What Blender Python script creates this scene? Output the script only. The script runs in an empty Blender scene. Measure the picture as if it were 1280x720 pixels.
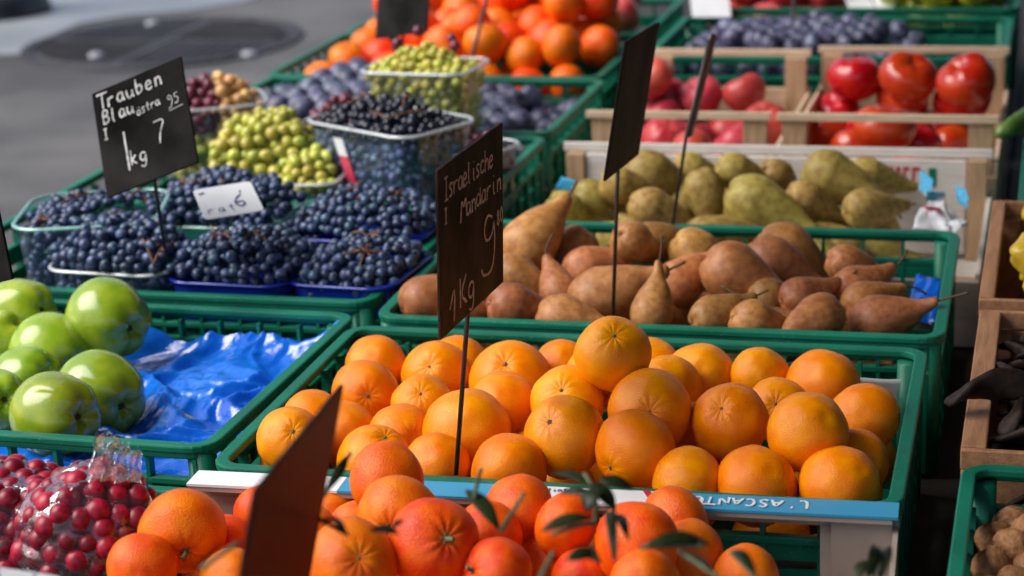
import bpy, bmesh, math, random
import numpy as np
from mathutils import Vector, Matrix, Quaternion, noise

RNG = random.Random(7)
SC = bpy.context.scene
DEBUG = False
COL = SC.collection
PI = math.pi

# ------------------------------------------------------------------ camera
F = 2450.0
CR = Vector((0.96386, 0.26241, -0.04597))
CU = Vector((-0.03688, 0.3023, 0.9525))
CF = Vector((-0.26385, 0.91638, -0.30105))
CAMZ = 1.15
RIM = 0.505            # height of the crate rims above the ground
CAM = Vector((0, 0, CAMZ))


def raydir(px, py):
    return CF + CR * ((px - 640) / F) - CU * ((py - 360) / F)


def at(px, py, z):
    d = raydir(px, py)
    return CAM + d * ((z - CAMZ) / d.z)


def ray(px, py, Z):
    return CAM + raydir(px, py) * Z


def pixel(p):
    v = Vector(p) - CAM
    zc = v.dot(CF)
    return 640 + F * v.dot(CR) / zc, 360 - F * v.dot(CU) / zc, zc


# ------------------------------------------------------------------ materials
def mat(name, c1, c2=None, scale=40, rough=.45, bump=0, bscale=200, bdist=.001, spec=.5, rnd=.0, hue=.0,
        c3=None, stretch=None, detail=4, rough2=None, coat=0, sss=0, sssr=(.01, .004, .002), bkind='noise',
        lo=.35, hi=.65, speck=None):
    m = bpy.data.materials.new(name)
    m.use_nodes = True
    nt = m.node_tree
    N, L = nt.nodes, nt.links
    b = N['Principled BSDF']
    b.inputs['Roughness'].default_value = rough
    b.inputs['Specular IOR Level'].default_value = spec
    if coat:
        b.inputs['Coat Weight'].default_value = coat
        b.inputs['Coat Roughness'].default_value = .12
    if sss:
        b.inputs['Subsurface Weight'].default_value = sss
        b.inputs['Subsurface Radius'].default_value = sssr
        b.inputs['Subsurface Scale'].default_value = 1.0
    tc = N.new('ShaderNodeTexCoord')
    oi = N.new('ShaderNodeObjectInfo')
    off = N.new('ShaderNodeVectorMath'); off.operation = 'ADD'
    mul = N.new('ShaderNodeMath'); mul.operation = 'MULTIPLY'; mul.inputs[1].default_value = 37.0
    L.new(oi.outputs['Random'], mul.inputs[0])
    src = tc.outputs['Object']
    if stretch:
        mp = N.new('ShaderNodeMapping'); mp.inputs['Scale'].default_value = stretch
        L.new(src, mp.inputs['Vector']); src = mp.outputs[0]
    L.new(src, off.inputs[0]); L.new(mul.outputs[0], off.inputs[1])
    vec = off.outputs[0]
    col = None
    if c2 is not None:
        nz = N.new('ShaderNodeTexNoise'); nz.inputs['Scale'].default_value = scale
        nz.inputs['Detail'].default_value = detail
        L.new(vec, nz.inputs['Vector'])
        rp = N.new('ShaderNodeValToRGB')
        rp.color_ramp.elements[0].position = lo; rp.color_ramp.elements[0].color = (*c1, 1)
        rp.color_ramp.elements[1].position = hi; rp.color_ramp.elements[1].color = (*c2, 1)
        if c3 is not None:
            e = rp.color_ramp.elements.new((lo + hi) / 2); e.color = (*c3, 1)
        L.new(nz.outputs['Fac'], rp.inputs['Fac'])
        col = rp.outputs['Color']
        if rough2 is not None:
            mr = N.new('ShaderNodeMapRange')
            mr.inputs['To Min'].default_value = rough; mr.inputs['To Max'].default_value = rough2
            mr.inputs['From Min'].default_value = .3; mr.inputs['From Max'].default_value = .7
            L.new(nz.outputs['Fac'], mr.inputs['Value']); L.new(mr.outputs[0], b.inputs['Roughness'])
    if speck:       # (scale, radius, colour, strength, noise scale for where they gather)
        vo = N.new('ShaderNodeTexVoronoi'); vo.inputs['Scale'].default_value = speck[0]; L.new(vec, vo.inputs['Vector'])
        mr2 = N.new('ShaderNodeMapRange'); mr2.inputs['From Min'].default_value = speck[1]; mr2.inputs['From Max'].default_value = speck[1] * .5
        mr2.inputs['To Min'].default_value = 0; mr2.inputs['To Max'].default_value = speck[3]
        L.new(vo.outputs['Distance'], mr2.inputs['Value'])
        n2 = N.new('ShaderNodeTexNoise'); n2.inputs['Scale'].default_value = speck[4]; n2.inputs['Detail'].default_value = 3; L.new(vec, n2.inputs['Vector'])
        mr3 = N.new('ShaderNodeMapRange'); mr3.inputs['From Min'].default_value = .42; mr3.inputs['From Max'].default_value = .6; L.new(n2.outputs['Fac'], mr3.inputs['Value'])
        mm = N.new('ShaderNodeMath'); mm.operation = 'MULTIPLY'; L.new(mr2.outputs[0], mm.inputs[0]); L.new(mr3.outputs[0], mm.inputs[1])
        mx = N.new('ShaderNodeMix'); mx.data_type = 'RGBA'
        L.new(mm.outputs[0], mx.inputs[0]); mx.inputs[7].default_value = (*speck[2], 1)
        L.new(col, mx.inputs[6]); col = mx.outputs[2]
    if rnd or hue:
        hs = N.new('ShaderNodeHueSaturation')
        if col is None:
            hs.inputs['Color'].default_value = (*c1, 1)
        else:
            L.new(col, hs.inputs['Color'])
        mv = N.new('ShaderNodeMapRange')
        mv.inputs['To Min'].default_value = 1 - rnd; mv.inputs['To Max'].default_value = 1 + rnd
        L.new(oi.outputs['Random'], mv.inputs['Value']); L.new(mv.outputs[0], hs.inputs['Value'])
        mh = N.new('ShaderNodeMapRange')
        mh.inputs['To Min'].default_value = .5 - hue; mh.inputs['To Max'].default_value = .5 + hue
        fr = N.new('ShaderNodeMath'); fr.operation = 'FRACT'
        m7 = N.new('ShaderNodeMath'); m7.operation = 'MULTIPLY'; m7.inputs[1].default_value = 7.31
        L.new(oi.outputs['Random'], m7.inputs[0]); L.new(m7.outputs[0], fr.inputs[0])
        L.new(fr.outputs[0], mh.inputs['Value']); L.new(mh.outputs[0], hs.inputs['Hue'])
        col = hs.outputs['Color']
    if col is None:
        b.inputs['Base Color'].default_value = (*c1, 1)
    else:
        L.new(col, b.inputs['Base Color'])
    if bump:
        if bkind == 'voronoi':
            t = N.new('ShaderNodeTexVoronoi'); out = t.outputs['Distance']
        else:
            t = N.new('ShaderNodeTexNoise'); t.inputs['Detail'].default_value = 5; out = t.outputs['Fac']
        t.inputs['Scale'].default_value = bscale
        L.new(vec, t.inputs['Vector'])
        bp = N.new('ShaderNodeBump'); bp.inputs['Strength'].default_value = bump; bp.inputs['Distance'].default_value = bdist
        L.new(out, bp.inputs['Height']); L.new(bp.outputs[0], b.inputs['Normal'])
    m['bsdf'] = 1
    return m


def film_mat(name, tint, rough=.12, base=.06, edge=.6, milk=0.0, milkcol=(.8, .82, .84), bump=0, bscale=60):
    """thin clear plastic: see-through, with gloss by facing angle and a little milkiness"""
    m = bpy.data.materials.new(name); m.use_nodes = True
    nt = m.node_tree; N, L = nt.nodes, nt.links
    N.remove(N['Principled BSDF'])
    out = N['Material Output']
    tr = N.new('ShaderNodeBsdfTransparent'); tr.inputs[0].default_value = (*tint, 1)
    df = N.new('ShaderNodeBsdfDiffuse'); df.inputs[0].default_value = (*milkcol, 1)
    gl = N.new('ShaderNodeBsdfGlossy'); gl.inputs['Roughness'].default_value = rough
    lw = N.new('ShaderNodeLayerWeight'); lw.inputs[0].default_value = .5
    mr = N.new('ShaderNodeMapRange'); mr.inputs['To Min'].default_value = base; mr.inputs['To Max'].default_value = edge
    L.new(lw.outputs['Facing'], mr.inputs['Value'])
    pw = N.new('ShaderNodeMath'); pw.operation = 'POWER'; pw.inputs[1].default_value = 1.6
    L.new(mr.outputs[0], pw.inputs[0])
    m1 = N.new('ShaderNodeMixShader'); m1.inputs[0].default_value = milk
    L.new(tr.outputs[0], m1.inputs[1]); L.new(df.outputs[0], m1.inputs[2])
    m2 = N.new('ShaderNodeMixShader')
    L.new(mr.outputs[0], m2.inputs[0]); L.new(m1.outputs[0], m2.inputs[1]); L.new(gl.outputs[0], m2.inputs[2])
    if bump:
        tc = N.new('ShaderNodeTexCoord'); nz = N.new('ShaderNodeTexNoise'); nz.inputs['Scale'].default_value = bscale
        nz.inputs['Detail'].default_value = 4
        L.new(tc.outputs['Object'], nz.inputs['Vector'])
        bp = N.new('ShaderNodeBump'); bp.inputs['Strength'].default_value = bump; bp.inputs['Distance'].default_value = .004
        L.new(nz.outputs['Fac'], bp.inputs['Height'])
        L.new(bp.outputs[0], gl.inputs['Normal']); L.new(bp.outputs[0], df.inputs['Normal'])
    L.new(m2.outputs[0], out.inputs['Surface'])
    return m


M = {}
M['green'] = mat('green_plastic', (.0016, .112, .064), (.003, .165, .095), 14, .34, .25, 260, .0006, spec=.34, rough2=.55, rnd=.16, detail=8, speck=(150, .22, (.10, .26, .19), .55, 26))
M['wood'] = mat('pale_wood', (.56, .41, .27), (.70, .55, .39), 22, .6, .35, 90, .0012, stretch=(1, 9, 9), rnd=.08)
M['woodend'] = mat('tan_wood', (.40, .25, .135), (.54, .36, .21), 20, .62, .35, 90, .0012, stretch=(9, 9, 1), rnd=.08)
M['woodred'] = mat('brown_wood', (.27, .125, .055), (.40, .20, .095), 18, .6, .4, 80, .0014, stretch=(9, 1, 9), rnd=.1)
M['whitewood'] = mat('white_painted_wood', (.62, .58, .53), (.72, .69, .65), 24, .5, .2, 80, .001, stretch=(1, 7, 7))
M['card'] = mat('beige_cardboard', (.30, .235, .19), (.40, .33, .275), 12, .75, .2, 120, .001)
M['paper'] = mat('grey_paper', (.52, .54, .56), (.60, .62, .64), 9, .45, .25, 26, .004)
M['white'] = mat('white_card', (.78, .80, .82), (.70, .73, .77), 18, .5, .1, 60, .001)
M['blueprint'] = mat('blue_print', (.04, .29, .50), (.05, .33, .55), 8, .38, .06, 80, .001)
M['red'] = mat('red_print', (.55, .02, .05), rough=.35)
M['redtape'] = mat('red_tape', (.62, .03, .09), (.7, .10, .15), 60, .3)
M['board'] = mat('chalkboard', (.002, .0016, .0016), (.030, .028, .027), 12, .75, .12, 60, .0008, lo=.35, hi=.8, spec=.04, detail=8)
M['boardbrown'] = mat('brown_chalkboard', (.008, .0042, .003), (.075, .045, .032), 30, .6, .3, 60, .001, stretch=(1, 1, .35), detail=8, lo=.42, hi=.78, spec=.12)
M['boardrust'] = mat('rust_brown_board', (.014, .0052, .0034), (.050, .019, .011), 22, .5, .25, 60, .001, lo=.3, hi=.72, spec=.2)
M['chalk'] = mat('chalk', (.26, .255, .245), (.56, .55, .53), 160, .9)
M['chalkwarm'] = mat('warm_chalk', (.40, .31, .22), (.68, .56, .43), 160, .9)
M['ink'] = mat('ink', (.06, .07, .22), rough=.6)
M['metal'] = mat('black_rod', (.012, .011, .011), (.04, .03, .026), 60, .4)
M['orange'] = mat('orange_peel', (.86, .225, .0006), (.93, .315, .0008), 2.2, .27, .38, 38, .0008, spec=.34, rnd=.06, hue=.010, speck=(5, .16, (.42, .22, .03), .6, 1.5), c3=(.89, .265, .0006), bkind='voronoi')
M['tang'] = mat('tangerine_peel', (.76, .088, .001), (.86, .17, .002), 2.0, .38, .45, 26, .0008, spec=.34, rnd=.10, hue=.014, bkind='voronoi')
M['calyx'] = mat('calyx', (.10, .09, .035), (.17, .15, .06), 20, .8)
M['stem'] = mat('twig_brown', (.05, .025, .012), (.13, .075, .04), 120, .75, .3, 300, .0006)
M['stemred'] = mat('grape_twig', (.10, .036, .018), (.22, .095, .04), 120, .65)
M['stemgreen'] = mat('green_stem', (.075, .10, .045), (.16, .20, .10), 100, .7)
M['leaf'] = mat('dark_leaf', (.010, .016, .006), (.030, .044, .014), 60, .42, .2, 120, .001, rnd=.25, spec=.25)
M['apple'] = mat('green_apple_skin', (.19, .33, .011), (.35, .44, .028), 2.2, .18, .1, 8, .0004, spec=.5, rnd=.10, hue=.016, coat=.4, speck=(13, .13, (.62, .66, .28), .75, 2), lo=.3, hi=.7)
M['pearbrown'] = mat('russet_pear_skin', (.29, .115, .033), (.45, .215, .068), 3.5, .45, .3, 16, .0006, spec=.32, rnd=.28, detail=9, speck=(20, .24, (.13, .055, .02), .5, 2.5), hue=.018, c3=(.38, .162, .048))
M['peargreen'] = mat('olive_pear_skin', (.25, .15, .036), (.40, .305, .078), 3.5, .50, .3, 14, .0007, spec=.27, detail=9, speck=(18, .24, (.17, .11, .03), .55, 2.5), rnd=.2, hue=.02, c3=(.33, .24, .058))
M['tomato'] = mat('tomato_skin', (.48, .010, .006), (.56, .04, .008), 1.4, .18, .05, 5, .0004, spec=.5, rnd=.14, hue=.012, coat=.1)
M['tomatoreflect'] = mat('tomato_skin_pink_reflection', (.46, .03, .032), (.56, .075, .07), 1.4, .34, .05, 5, .0004, spec=.4, rnd=.14, hue=.012)  # pink of a film reflection painted into the left tray's tomatoes
M['plum'] = mat('plum_skin', (.022, .022, .058), (.14, .15, .25), 1.8, .42, .1, 8, .0004, rnd=.3, hue=.03, lo=.36, hi=.7)
M['grape'] = mat('blue_grape_skin', (.006, .010, .030), (.085, .145, .29), 1.5, .36, .1, 8, .0003, rnd=.3, hue=.02, lo=.38, hi=.74)
M['grapedark'] = mat('dark_grape_skin', (.006, .007, .015), (.03, .038, .075), 1.5, .25, .1, 8, .0003, rnd=.3, lo=.42, hi=.76)
M['grapetub'] = mat('brightened_blue_grape_skin', (.012, .018, .045), (.15, .235, .42), 1.5, .4, .1, 8, .0003, rnd=.3, hue=.02, lo=.34, hi=.72)  # lighter copy of the blue grape skin, brightening berries shaded inside the tub
M['grapegreen'] = mat('green_grape_skin', (.42, .43, .045), (.56, .53, .11), 1.5, .26, rnd=.18, hue=.03, sss=.55, sssr=(.005, .005, .0018))
M['grapeamber'] = mat('amber_grape_skin', (.62, .36, .10), (.72, .46, .2), 1.5, .26, rnd=.16, hue=.02, sss=.5, sssr=(.005, .004, .0018))
M['grapered'] = mat('red_grape_skin', (.075, .006, .016), (.20, .03, .06), 1.5, .3, rnd=.25)
M['currant'] = mat('currant_skin', (.16, .003, .014), (.34, .010, .032), 1.5, .35, rnd=.35, spec=.4)
M['walnut'] = mat('walnut_shell', (.23, .095, .03), (.38, .185, .07), 2.5, .65, .8, 5, .002, rnd=.15)
M['pod'] = mat('dried_pod_skin', (.010, .006, .005), (.032, .019, .014), 70, .6, .5, 120, .002, rnd=.2, spec=.2)
M['yellow'] = mat('yellow_fruit_skin', (.56, .36, .02), (.66, .47, .04), 2.5, .35, .3, 7, .001, rnd=.12)
M['cucumber'] = mat('cucumber_skin', (.07, .16, .025), (.14, .24, .05), 60, .4, .3, 150, .001)
M['pink'] = mat('pink_apple_skin', (.50, .035, .05), (.62, .12, .12), 1.8, .3, rnd=.14, hue=.015)
M['lime'] = mat('yellow_green_skin', (.22, .30, .02), (.45, .42, .04), 1.8, .35, rnd=.14, hue=.02)
M['bluefilm'] = mat('blue_plastic_film', (.004, .10, .58), (.008, .16, .72), 10, .11, .5, 90, .003, spec=.6, coat=.5)
M['bluepunnet'] = mat('blue_plastic_punnet', (.006, .02, .26), (.008, .03, .34), 20, .22, spec=.6)
M['clear'] = film_mat('clear_plastic_wall', (.93, .96, 1.0), .12, .02, .28, .06, (.30, .45, .70))
M['clearrim'] = film_mat('clear_plastic_rim', (.85, .9, .92), .2, .10, .5, .55, (.78, .82, .84))
M['greenrim'] = film_mat('greenish_plastic_rim', (.7, .92, .86), .2, .10, .5, .55, (.35, .72, .62))
M['bag'] = film_mat('clear_bag_film', (.96, .90, .95), .07, .08, .7, .05, (.50, .30, .44), 1.0, 40)
M['bagend'] = film_mat('ruffled_bag_film', (.93, .95, .97), .12, .10, .6, .22, (.7, .74, .78), .6, 50)
M['bagwhite'] = film_mat('white_wrapper_film', (.9, .92, .95), .2, .08, .5, .6, (.8, .8, .82), .5, 60)
M['asphalt'] = mat('asphalt', (.050, .048, .046), (.115, .109, .104), 2.2, .62, .5, 120, .004, detail=8)
M['wetreflect'] = mat('pale_wet_reflection', (.20, .22, .24), (.29, .31, .335), 1.4, .5, .3, 60, .003, detail=7)  # pale bluish colour standing in for a wet reflection on the ground
M['iron'] = mat('cast_iron', (.011, .010, .012), (.034, .031, .037), 6, .6, .4, 60, .004, detail=6)
M['steel'] = mat('rivet_steel', (.30, .31, .34), rough=.35)
M['dark'] = mat('dark_paint', (.012, .012, .017), (.025, .025, .032), 8, .4)
M['table'] = mat('dark_table', (.016, .013, .011), (.035, .028, .022), 12, .7)
M['canvas'] = mat('canvas', (.07, .08, .075), (.10, .11, .10), 6, .85)

# ------------------------------------------------------------------ object helpers


def link(name, me, m, parent=None):
    o = bpy.data.objects.new(name, me)
    COL.objects.link(o)
    if m is not None and me is not None and not me.materials:
        me.materials.append(m)
    if parent is not None:
        o.parent = parent
    return o


def bm_obj(name, bm, m, parent=None, smooth=False, bevel=0):
    me = bpy.data.meshes.new(name)
    bmesh.ops.recalc_face_normals(bm, faces=bm.faces)
    if smooth:
        for f in bm.faces:
            f.smooth = True
    bm.to_mesh(me); bm.free()
    o = link(name, me, m, parent)
    if bevel:
        b = o.modifiers.new('Bevel', 'BEVEL'); b.width = bevel; b.segments = 2; b.limit_method = 'ANGLE'
    return o


def empty(name, loc, rz=0.0):
    o = bpy.data.objects.new(name, None); COL.objects.link(o)
    o.location = loc; o.rotation_euler = (0, 0, rz); o.empty_display_size = .05
    return o


def tag(o, label=None, cat=None, group=None, kind=None):
    if label: o['label'] = label
    if cat: o['category'] = cat
    if group: o['group'] = group
    if kind: o['kind'] = kind
    return o


def copy_tree(o, parent=None):
    c = o.copy(); COL.objects.link(c)
    if parent is not None:
        c.parent = parent
    for ch in list(o.children):
        copy_tree(ch, c)
    return c


def box(bm, x0, x1, y0, y1, z0, z1, mtx=None):
    vs = [bm.verts.new(Vector(p)) for p in ((x0, y0, z0), (x1, y0, z0), (x1, y1, z0), (x0, y1, z0), (x0, y0, z1), (x1, y0, z1), (x1, y1, z1), (x0, y1, z1))]
    if mtx is not None:
        for v in vs: v.co = mtx @ v.co
    for q in ((0, 3, 2, 1), (4, 5, 6, 7), (0, 1, 5, 4), (1, 2, 6, 5), (2, 3, 7, 6), (3, 0, 4, 7)):
        bm.faces.new([vs[i] for i in q])


def rr(w, d, r, n=5):
    """rounded rectangle outline, counter-clockwise"""
    r = min(r, w / 2 - 1e-4, d / 2 - 1e-4)
    pts = []
    for cx, cy, a0 in ((w / 2 - r, d / 2 - r, 0), (-w / 2 + r, d / 2 - r, PI / 2), (-w / 2 + r, -d / 2 + r, PI), (w / 2 - r, -d / 2 + r, 1.5 * PI)):
        for k in range(n + 1):
            a = a0 + PI / 2 * k / n
            pts.append((cx + r * math.cos(a), cy + r * math.sin(a)))
    return pts


def ring(bm, w, d, r, wid, z0, z1):
    """flat ring of rectangular section following a rounded rectangle"""
    o = rr(w, d, r); i = rr(w - 2 * wid, d - 2 * wid, max(r - wid, .002))
    L = [[bm.verts.new((x, y, z)) for x, y in p] for p, z in ((o, z0), (o, z1), (i, z1), (i, z0))]
    n = len(o)
    for a in range(4):
        A, B = L[a], L[(a + 1) % 4]
        for k in range(n):
            bm.faces.new((A[k], A[(k + 1) % n], B[(k + 1) % n], B[k]))


def tube(bm, pts, r0, r1=None, n=8, cap=True):
    pts = [Vector(p) for p in pts]
    r1 = r0 if r1 is None else r1
    prev = None; rings = []
    for i, p in enumerate(pts):
        t = (pts[min(i + 1, len(pts) - 1)] - pts[max(i - 1, 0)]).normalized()
        if prev is None:
            a = Vector((0, 0, 1)) if abs(t.z) < .9 else Vector((1, 0, 0))
            u = t.cross(a).normalized()
        else:
            u = (prev - t * prev.dot(t)).normalized()
        prev = u; v = t.cross(u)
        r = r0 + (r1 - r0) * i / (len(pts) - 1)
        rings.append([bm.verts.new(p + (u * math.cos(2 * PI * k / n) + v * math.sin(2 * PI * k / n)) * r) for k in range(n)])
    for A, B in zip(rings, rings[1:]):
        for k in range(n):
            bm.faces.new((A[k], A[(k + 1) % n], B[(k + 1) % n], B[k]))
    if cap:
        bm.faces.new(rings[0][::-1]); bm.faces.new(rings[-1])


def curve_pts(a, b, c, n=8):
    """quadratic bezier"""
    a, b, c = Vector(a), Vector(b), Vector(c)
    return [(1 - t) ** 2 * a + 2 * t * (1 - t) * b + t * t * c for t in [i / n for i in range(n + 1)]]


def smooth_profile(pts, n=26):
    """Catmull-Rom resample of (r,z) points"""
    P = [Vector((a, b, 0)) for a, b in pts]
    P = [2 * P[0] - P[1]] + P + [2 * P[-1] - P[-2]]
    out = []
    segs = len(P) - 3
    for i in range(n + 1):
        t = i / n * segs; k = min(int(t), segs - 1); t -= k
        a, b, c, d = P[k:k + 4]
        q = .5 * ((2 * b) + (c - a) * t + (2 * a - 5 * b + 4 * c - d) * t * t + (3 * b - a - 3 * c + d) * t ** 3)
        out.append((max(q.x, 0), q.y))
    out[0] = (0, out[0][1]); out[-1] = (0, out[-1][1])
    return out


def lathe(name, prof, seg=32, fn=None):
    bm = bmesh.new(); rings = []
    for r, z in prof:
        if r < 1e-6:
            rings.append([bm.verts.new((0, 0, z))])
        else:
            rings.append([bm.verts.new((r * math.cos(2 * PI * k / seg), r * math.sin(2 * PI * k / seg), z)) for k in range(seg)])
    for A, B in zip(rings, rings[1:]):
        for k in range(seg):
            k2 = (k + 1) % seg
            if len(A) == 1: bm.faces.new((A[0], B[k2], B[k]))
            elif len(B) == 1: bm.faces.new((A[k], A[k2], B[0]))
            else: bm.faces.new((A[k], A[k2], B[k2], B[k]))
    if fn:
        for v in bm.verts: v.co = fn(v.co.copy())
    bmesh.ops.recalc_face_normals(bm, faces=bm.faces)
    for f in bm.faces: f.smooth = True
    me = bpy.data.meshes.new(name); bm.to_mesh(me); bm.free()
    return me


def lump(co, amp, freq, seed):
    n = noise.noise(co * freq + Vector((seed * 13.1, seed * 7.7, seed * 3.3)))
    return co * (1 + amp * n)


# ------------------------------------------------------------------ stroke lettering
FONT = {
    'T': [[(0, 1), (.8, 1)], [(.4, 1), (.38, 0)]],
    'r': [[(.1, .6), (.12, 0)], [(.12, .4), (.3, .6), (.5, .55)]],
    'a': [[(.5, .5), (.3, .62), (.1, .45), (.08, .15), (.28, 0), (.48, .2), (.5, .6), (.5, .1), (.62, 0)]],
    'u': [[(.08, .6), (.1, .12), (.28, 0), (.48, .18), (.5, .6), (.5, .1), (.62, 0)]],
    'b': [[(.1, 1), (.1, 0), (.35, 0), (.52, .2), (.45, .5), (.25, .55), (.1, .4)]],
    'e': [[(.08, .32), (.5, .36), (.4, .6), (.2, .6), (.06, .35), (.15, .05), (.35, 0), (.52, .14)]],
    'n': [[(.1, .6), (.1, 0)], [(.1, .4), (.28, .62), (.46, .5), (.48, 0)]],
    'B': [[(.1, 0), (.1, 1), (.4, .98), (.52, .78), (.38, .55), (.12, .52), (.45, .48), (.58, .22), (.4, 0), (.1, 0)]],
    'l': [[(.2, 1), (.16, .1), (.3, 0)]],
    'I': [[(.15, 1), (.5, 1)], [(.33, 1), (.3, 0)], [(.12, 0), (.5, 0)]],
    'A': [[(.02, 0), (.33, 1), (.6, 0)], [(.14, .38), (.5, .38)]],
    's': [[(.46, .55), (.25, .62), (.12, .45), (.4, .25), (.38, .05), (.1, .02)]],
    't': [[(.28, .95), (.25, .1), (.42, 0)], [(.05, .6), (.48, .62)]],
    'o': [[(.3, .6), (.1, .45), (.1, .12), (.3, 0), (.5, .15), (.48, .48), (.3, .6)]],
    'ö': [[(.3, .6), (.1, .45), (.1, .12), (.3, 0), (.5, .15), (.48, .48), (.3, .6)], [(.2, .8), (.22, .86)], [(.42, .8), (.44, .86)]],
    '1': [[(.05, .7), (.3, 1), (.28, 0)]],
    '|': [[(.28, 1), (.3, 0)]],
    'k': [[(.1, 1), (.1, 0)], [(.45, .6), (.12, .3), (.5, 0)]],
    'g': [[(.5, .5), (.3, .62), (.1, .45), (.1, .15), (.3, .02), (.48, .2), (.5, .6), (.48, -.3), (.25, -.4), (.1, -.25)]],
    '7': [[(.05, .95), (.6, 1), (.3, .45), (.22, 0)]],
    '9': [[(.5, .75), (.3, 1), (.1, .8), (.15, .55), (.38, .52), (.52, .8), (.5, .2), (.35, -.25), (.05, -.3)]],
    '5': [[(.5, 1), (.15, 1), (.12, .6), (.4, .6), (.52, .3), (.35, 0), (.08, .05)]],
    'i': [[(.25, .6), (.24, .1), (.38, 0)], [(.26, .85), (.28, .9)]],
    'c': [[(.48, .5), (.3, .62), (.1, .42), (.12, .1), (.3, 0), (.5, .12)]],
    'h': [[(.1, 1), (.1, 0)], [(.1, .4), (.28, .6), (.46, .48), (.5, 0)]],
    'M': [[(.02, -.15), (.15, 1), (.38, .4), (.62, 1), (.72, 0)]],
    'd': [[(.5, .45), (.28, .6), (.08, .4), (.12, .05), (.32, 0), (.5, .2), (.56, 1), (.52, .1), (.64, 0)]],
    'K': [[(.1, 1), (.1, 0)], [(.6, 1), (.12, .45), (.62, 0)]],
    '8': [[(.3, .52), (.1, .75), (.3, 1), (.5, .78), (.3, .52), (.08, .25), (.3, 0), (.54, .25), (.3, .52)]],
    '0': [[(.3, 1), (.1, .7), (.1, .25), (.3, 0), (.52, .3), (.5, .75), (.3, 1)]],
    'L': [[(.1, 1), (.1, 0), (.55, 0)]],
    "'": [[(.2, 1), (.15, .75)]],
    'S': [[(.52, .85), (.3, 1), (.1, .8), (.2, .58), (.45, .42), (.5, .15), (.28, 0), (.06, .12)]],
    'C': [[(.55, .85), (.32, 1), (.1, .7), (.1, .3), (.32, 0), (.55, .15)]],
    'N': [[(.08, 0), (.08, 1), (.55, 0), (.55, 1)]],
    'E': [[(.52, 1), (.1, 1), (.1, 0), (.52, 0)], [(.1, .5), (.45, .5)]],
    '6': [[(.45, 1), (.18, .7), (.08, .3), (.28, 0), (.5, .2), (.42, .48), (.12, .38)]],
    '-': [[(.05, .4), (.5, .42)]],
    '/': [[(.0, 0), (.5, 1)]],
    ' ': [],
}


class Writer:
    """collects brush strokes on a flat local plane (x right, z up), then makes one thin mesh"""

    def __init__(self, y, seed=1):
        self.bm = bmesh.new(); self.y = y; self.k = 0; self.r = random.Random(seed)

    def stroke(self, pts, w):
        pts = [Vector((p[0], p[1])) for p in pts]
        if len(pts) > 2:       # round the corners
            for _ in range(2):
                q = [pts[0]]
                for a, b in zip(pts, pts[1:]):
                    q += [a * .75 + b * .25, a * .25 + b * .75]
                pts = q + [pts[-1]]
        self.k += 1
        y = self.y - .00006 * (self.k % 12)
        prev = None
        for i, p in enumerate(pts):
            t = (pts[min(i + 1, len(pts) - 1)] - pts[max(i - 1, 0)])
            if t.length < 1e-9: continue
            t.normalize(); nrm = Vector((-t.y, t.x))
            ww = w * self.r.uniform(.35, .62)
            a = self.bm.verts.new((p.x + nrm.x * ww, y, p.y + nrm.y * ww)); b = self.bm.verts.new((p.x - nrm.x * ww, y, p.y - nrm.y * ww))
            if prev: self.bm.faces.new((prev[0], prev[1], b, a))
            prev = (a, b)

    def text(self, s, x, z, h, w, slope=0, adv=.68, flip=False, sx=1):
        for ch in s:
            j = self.r.uniform(-.04, .04) * h
            for pl in FONT.get(ch, []):
                pts = []
                for px, pz in pl:
                    u, v = px * h * sx + self.r.uniform(-.015, .015) * h, pz * h + j + self.r.uniform(-.015, .015) * h
                    if flip: pts.append((x - u, z - v))
                    else: pts.append((x + u, z + v + slope * u))
                self.stroke(pts, w)
            x += (-1 if flip else 1) * h * adv * sx
            z += slope * h * adv
        return x

    def done(self, name, m, parent):
        return bm_obj(name, self.bm, m, parent)


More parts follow.
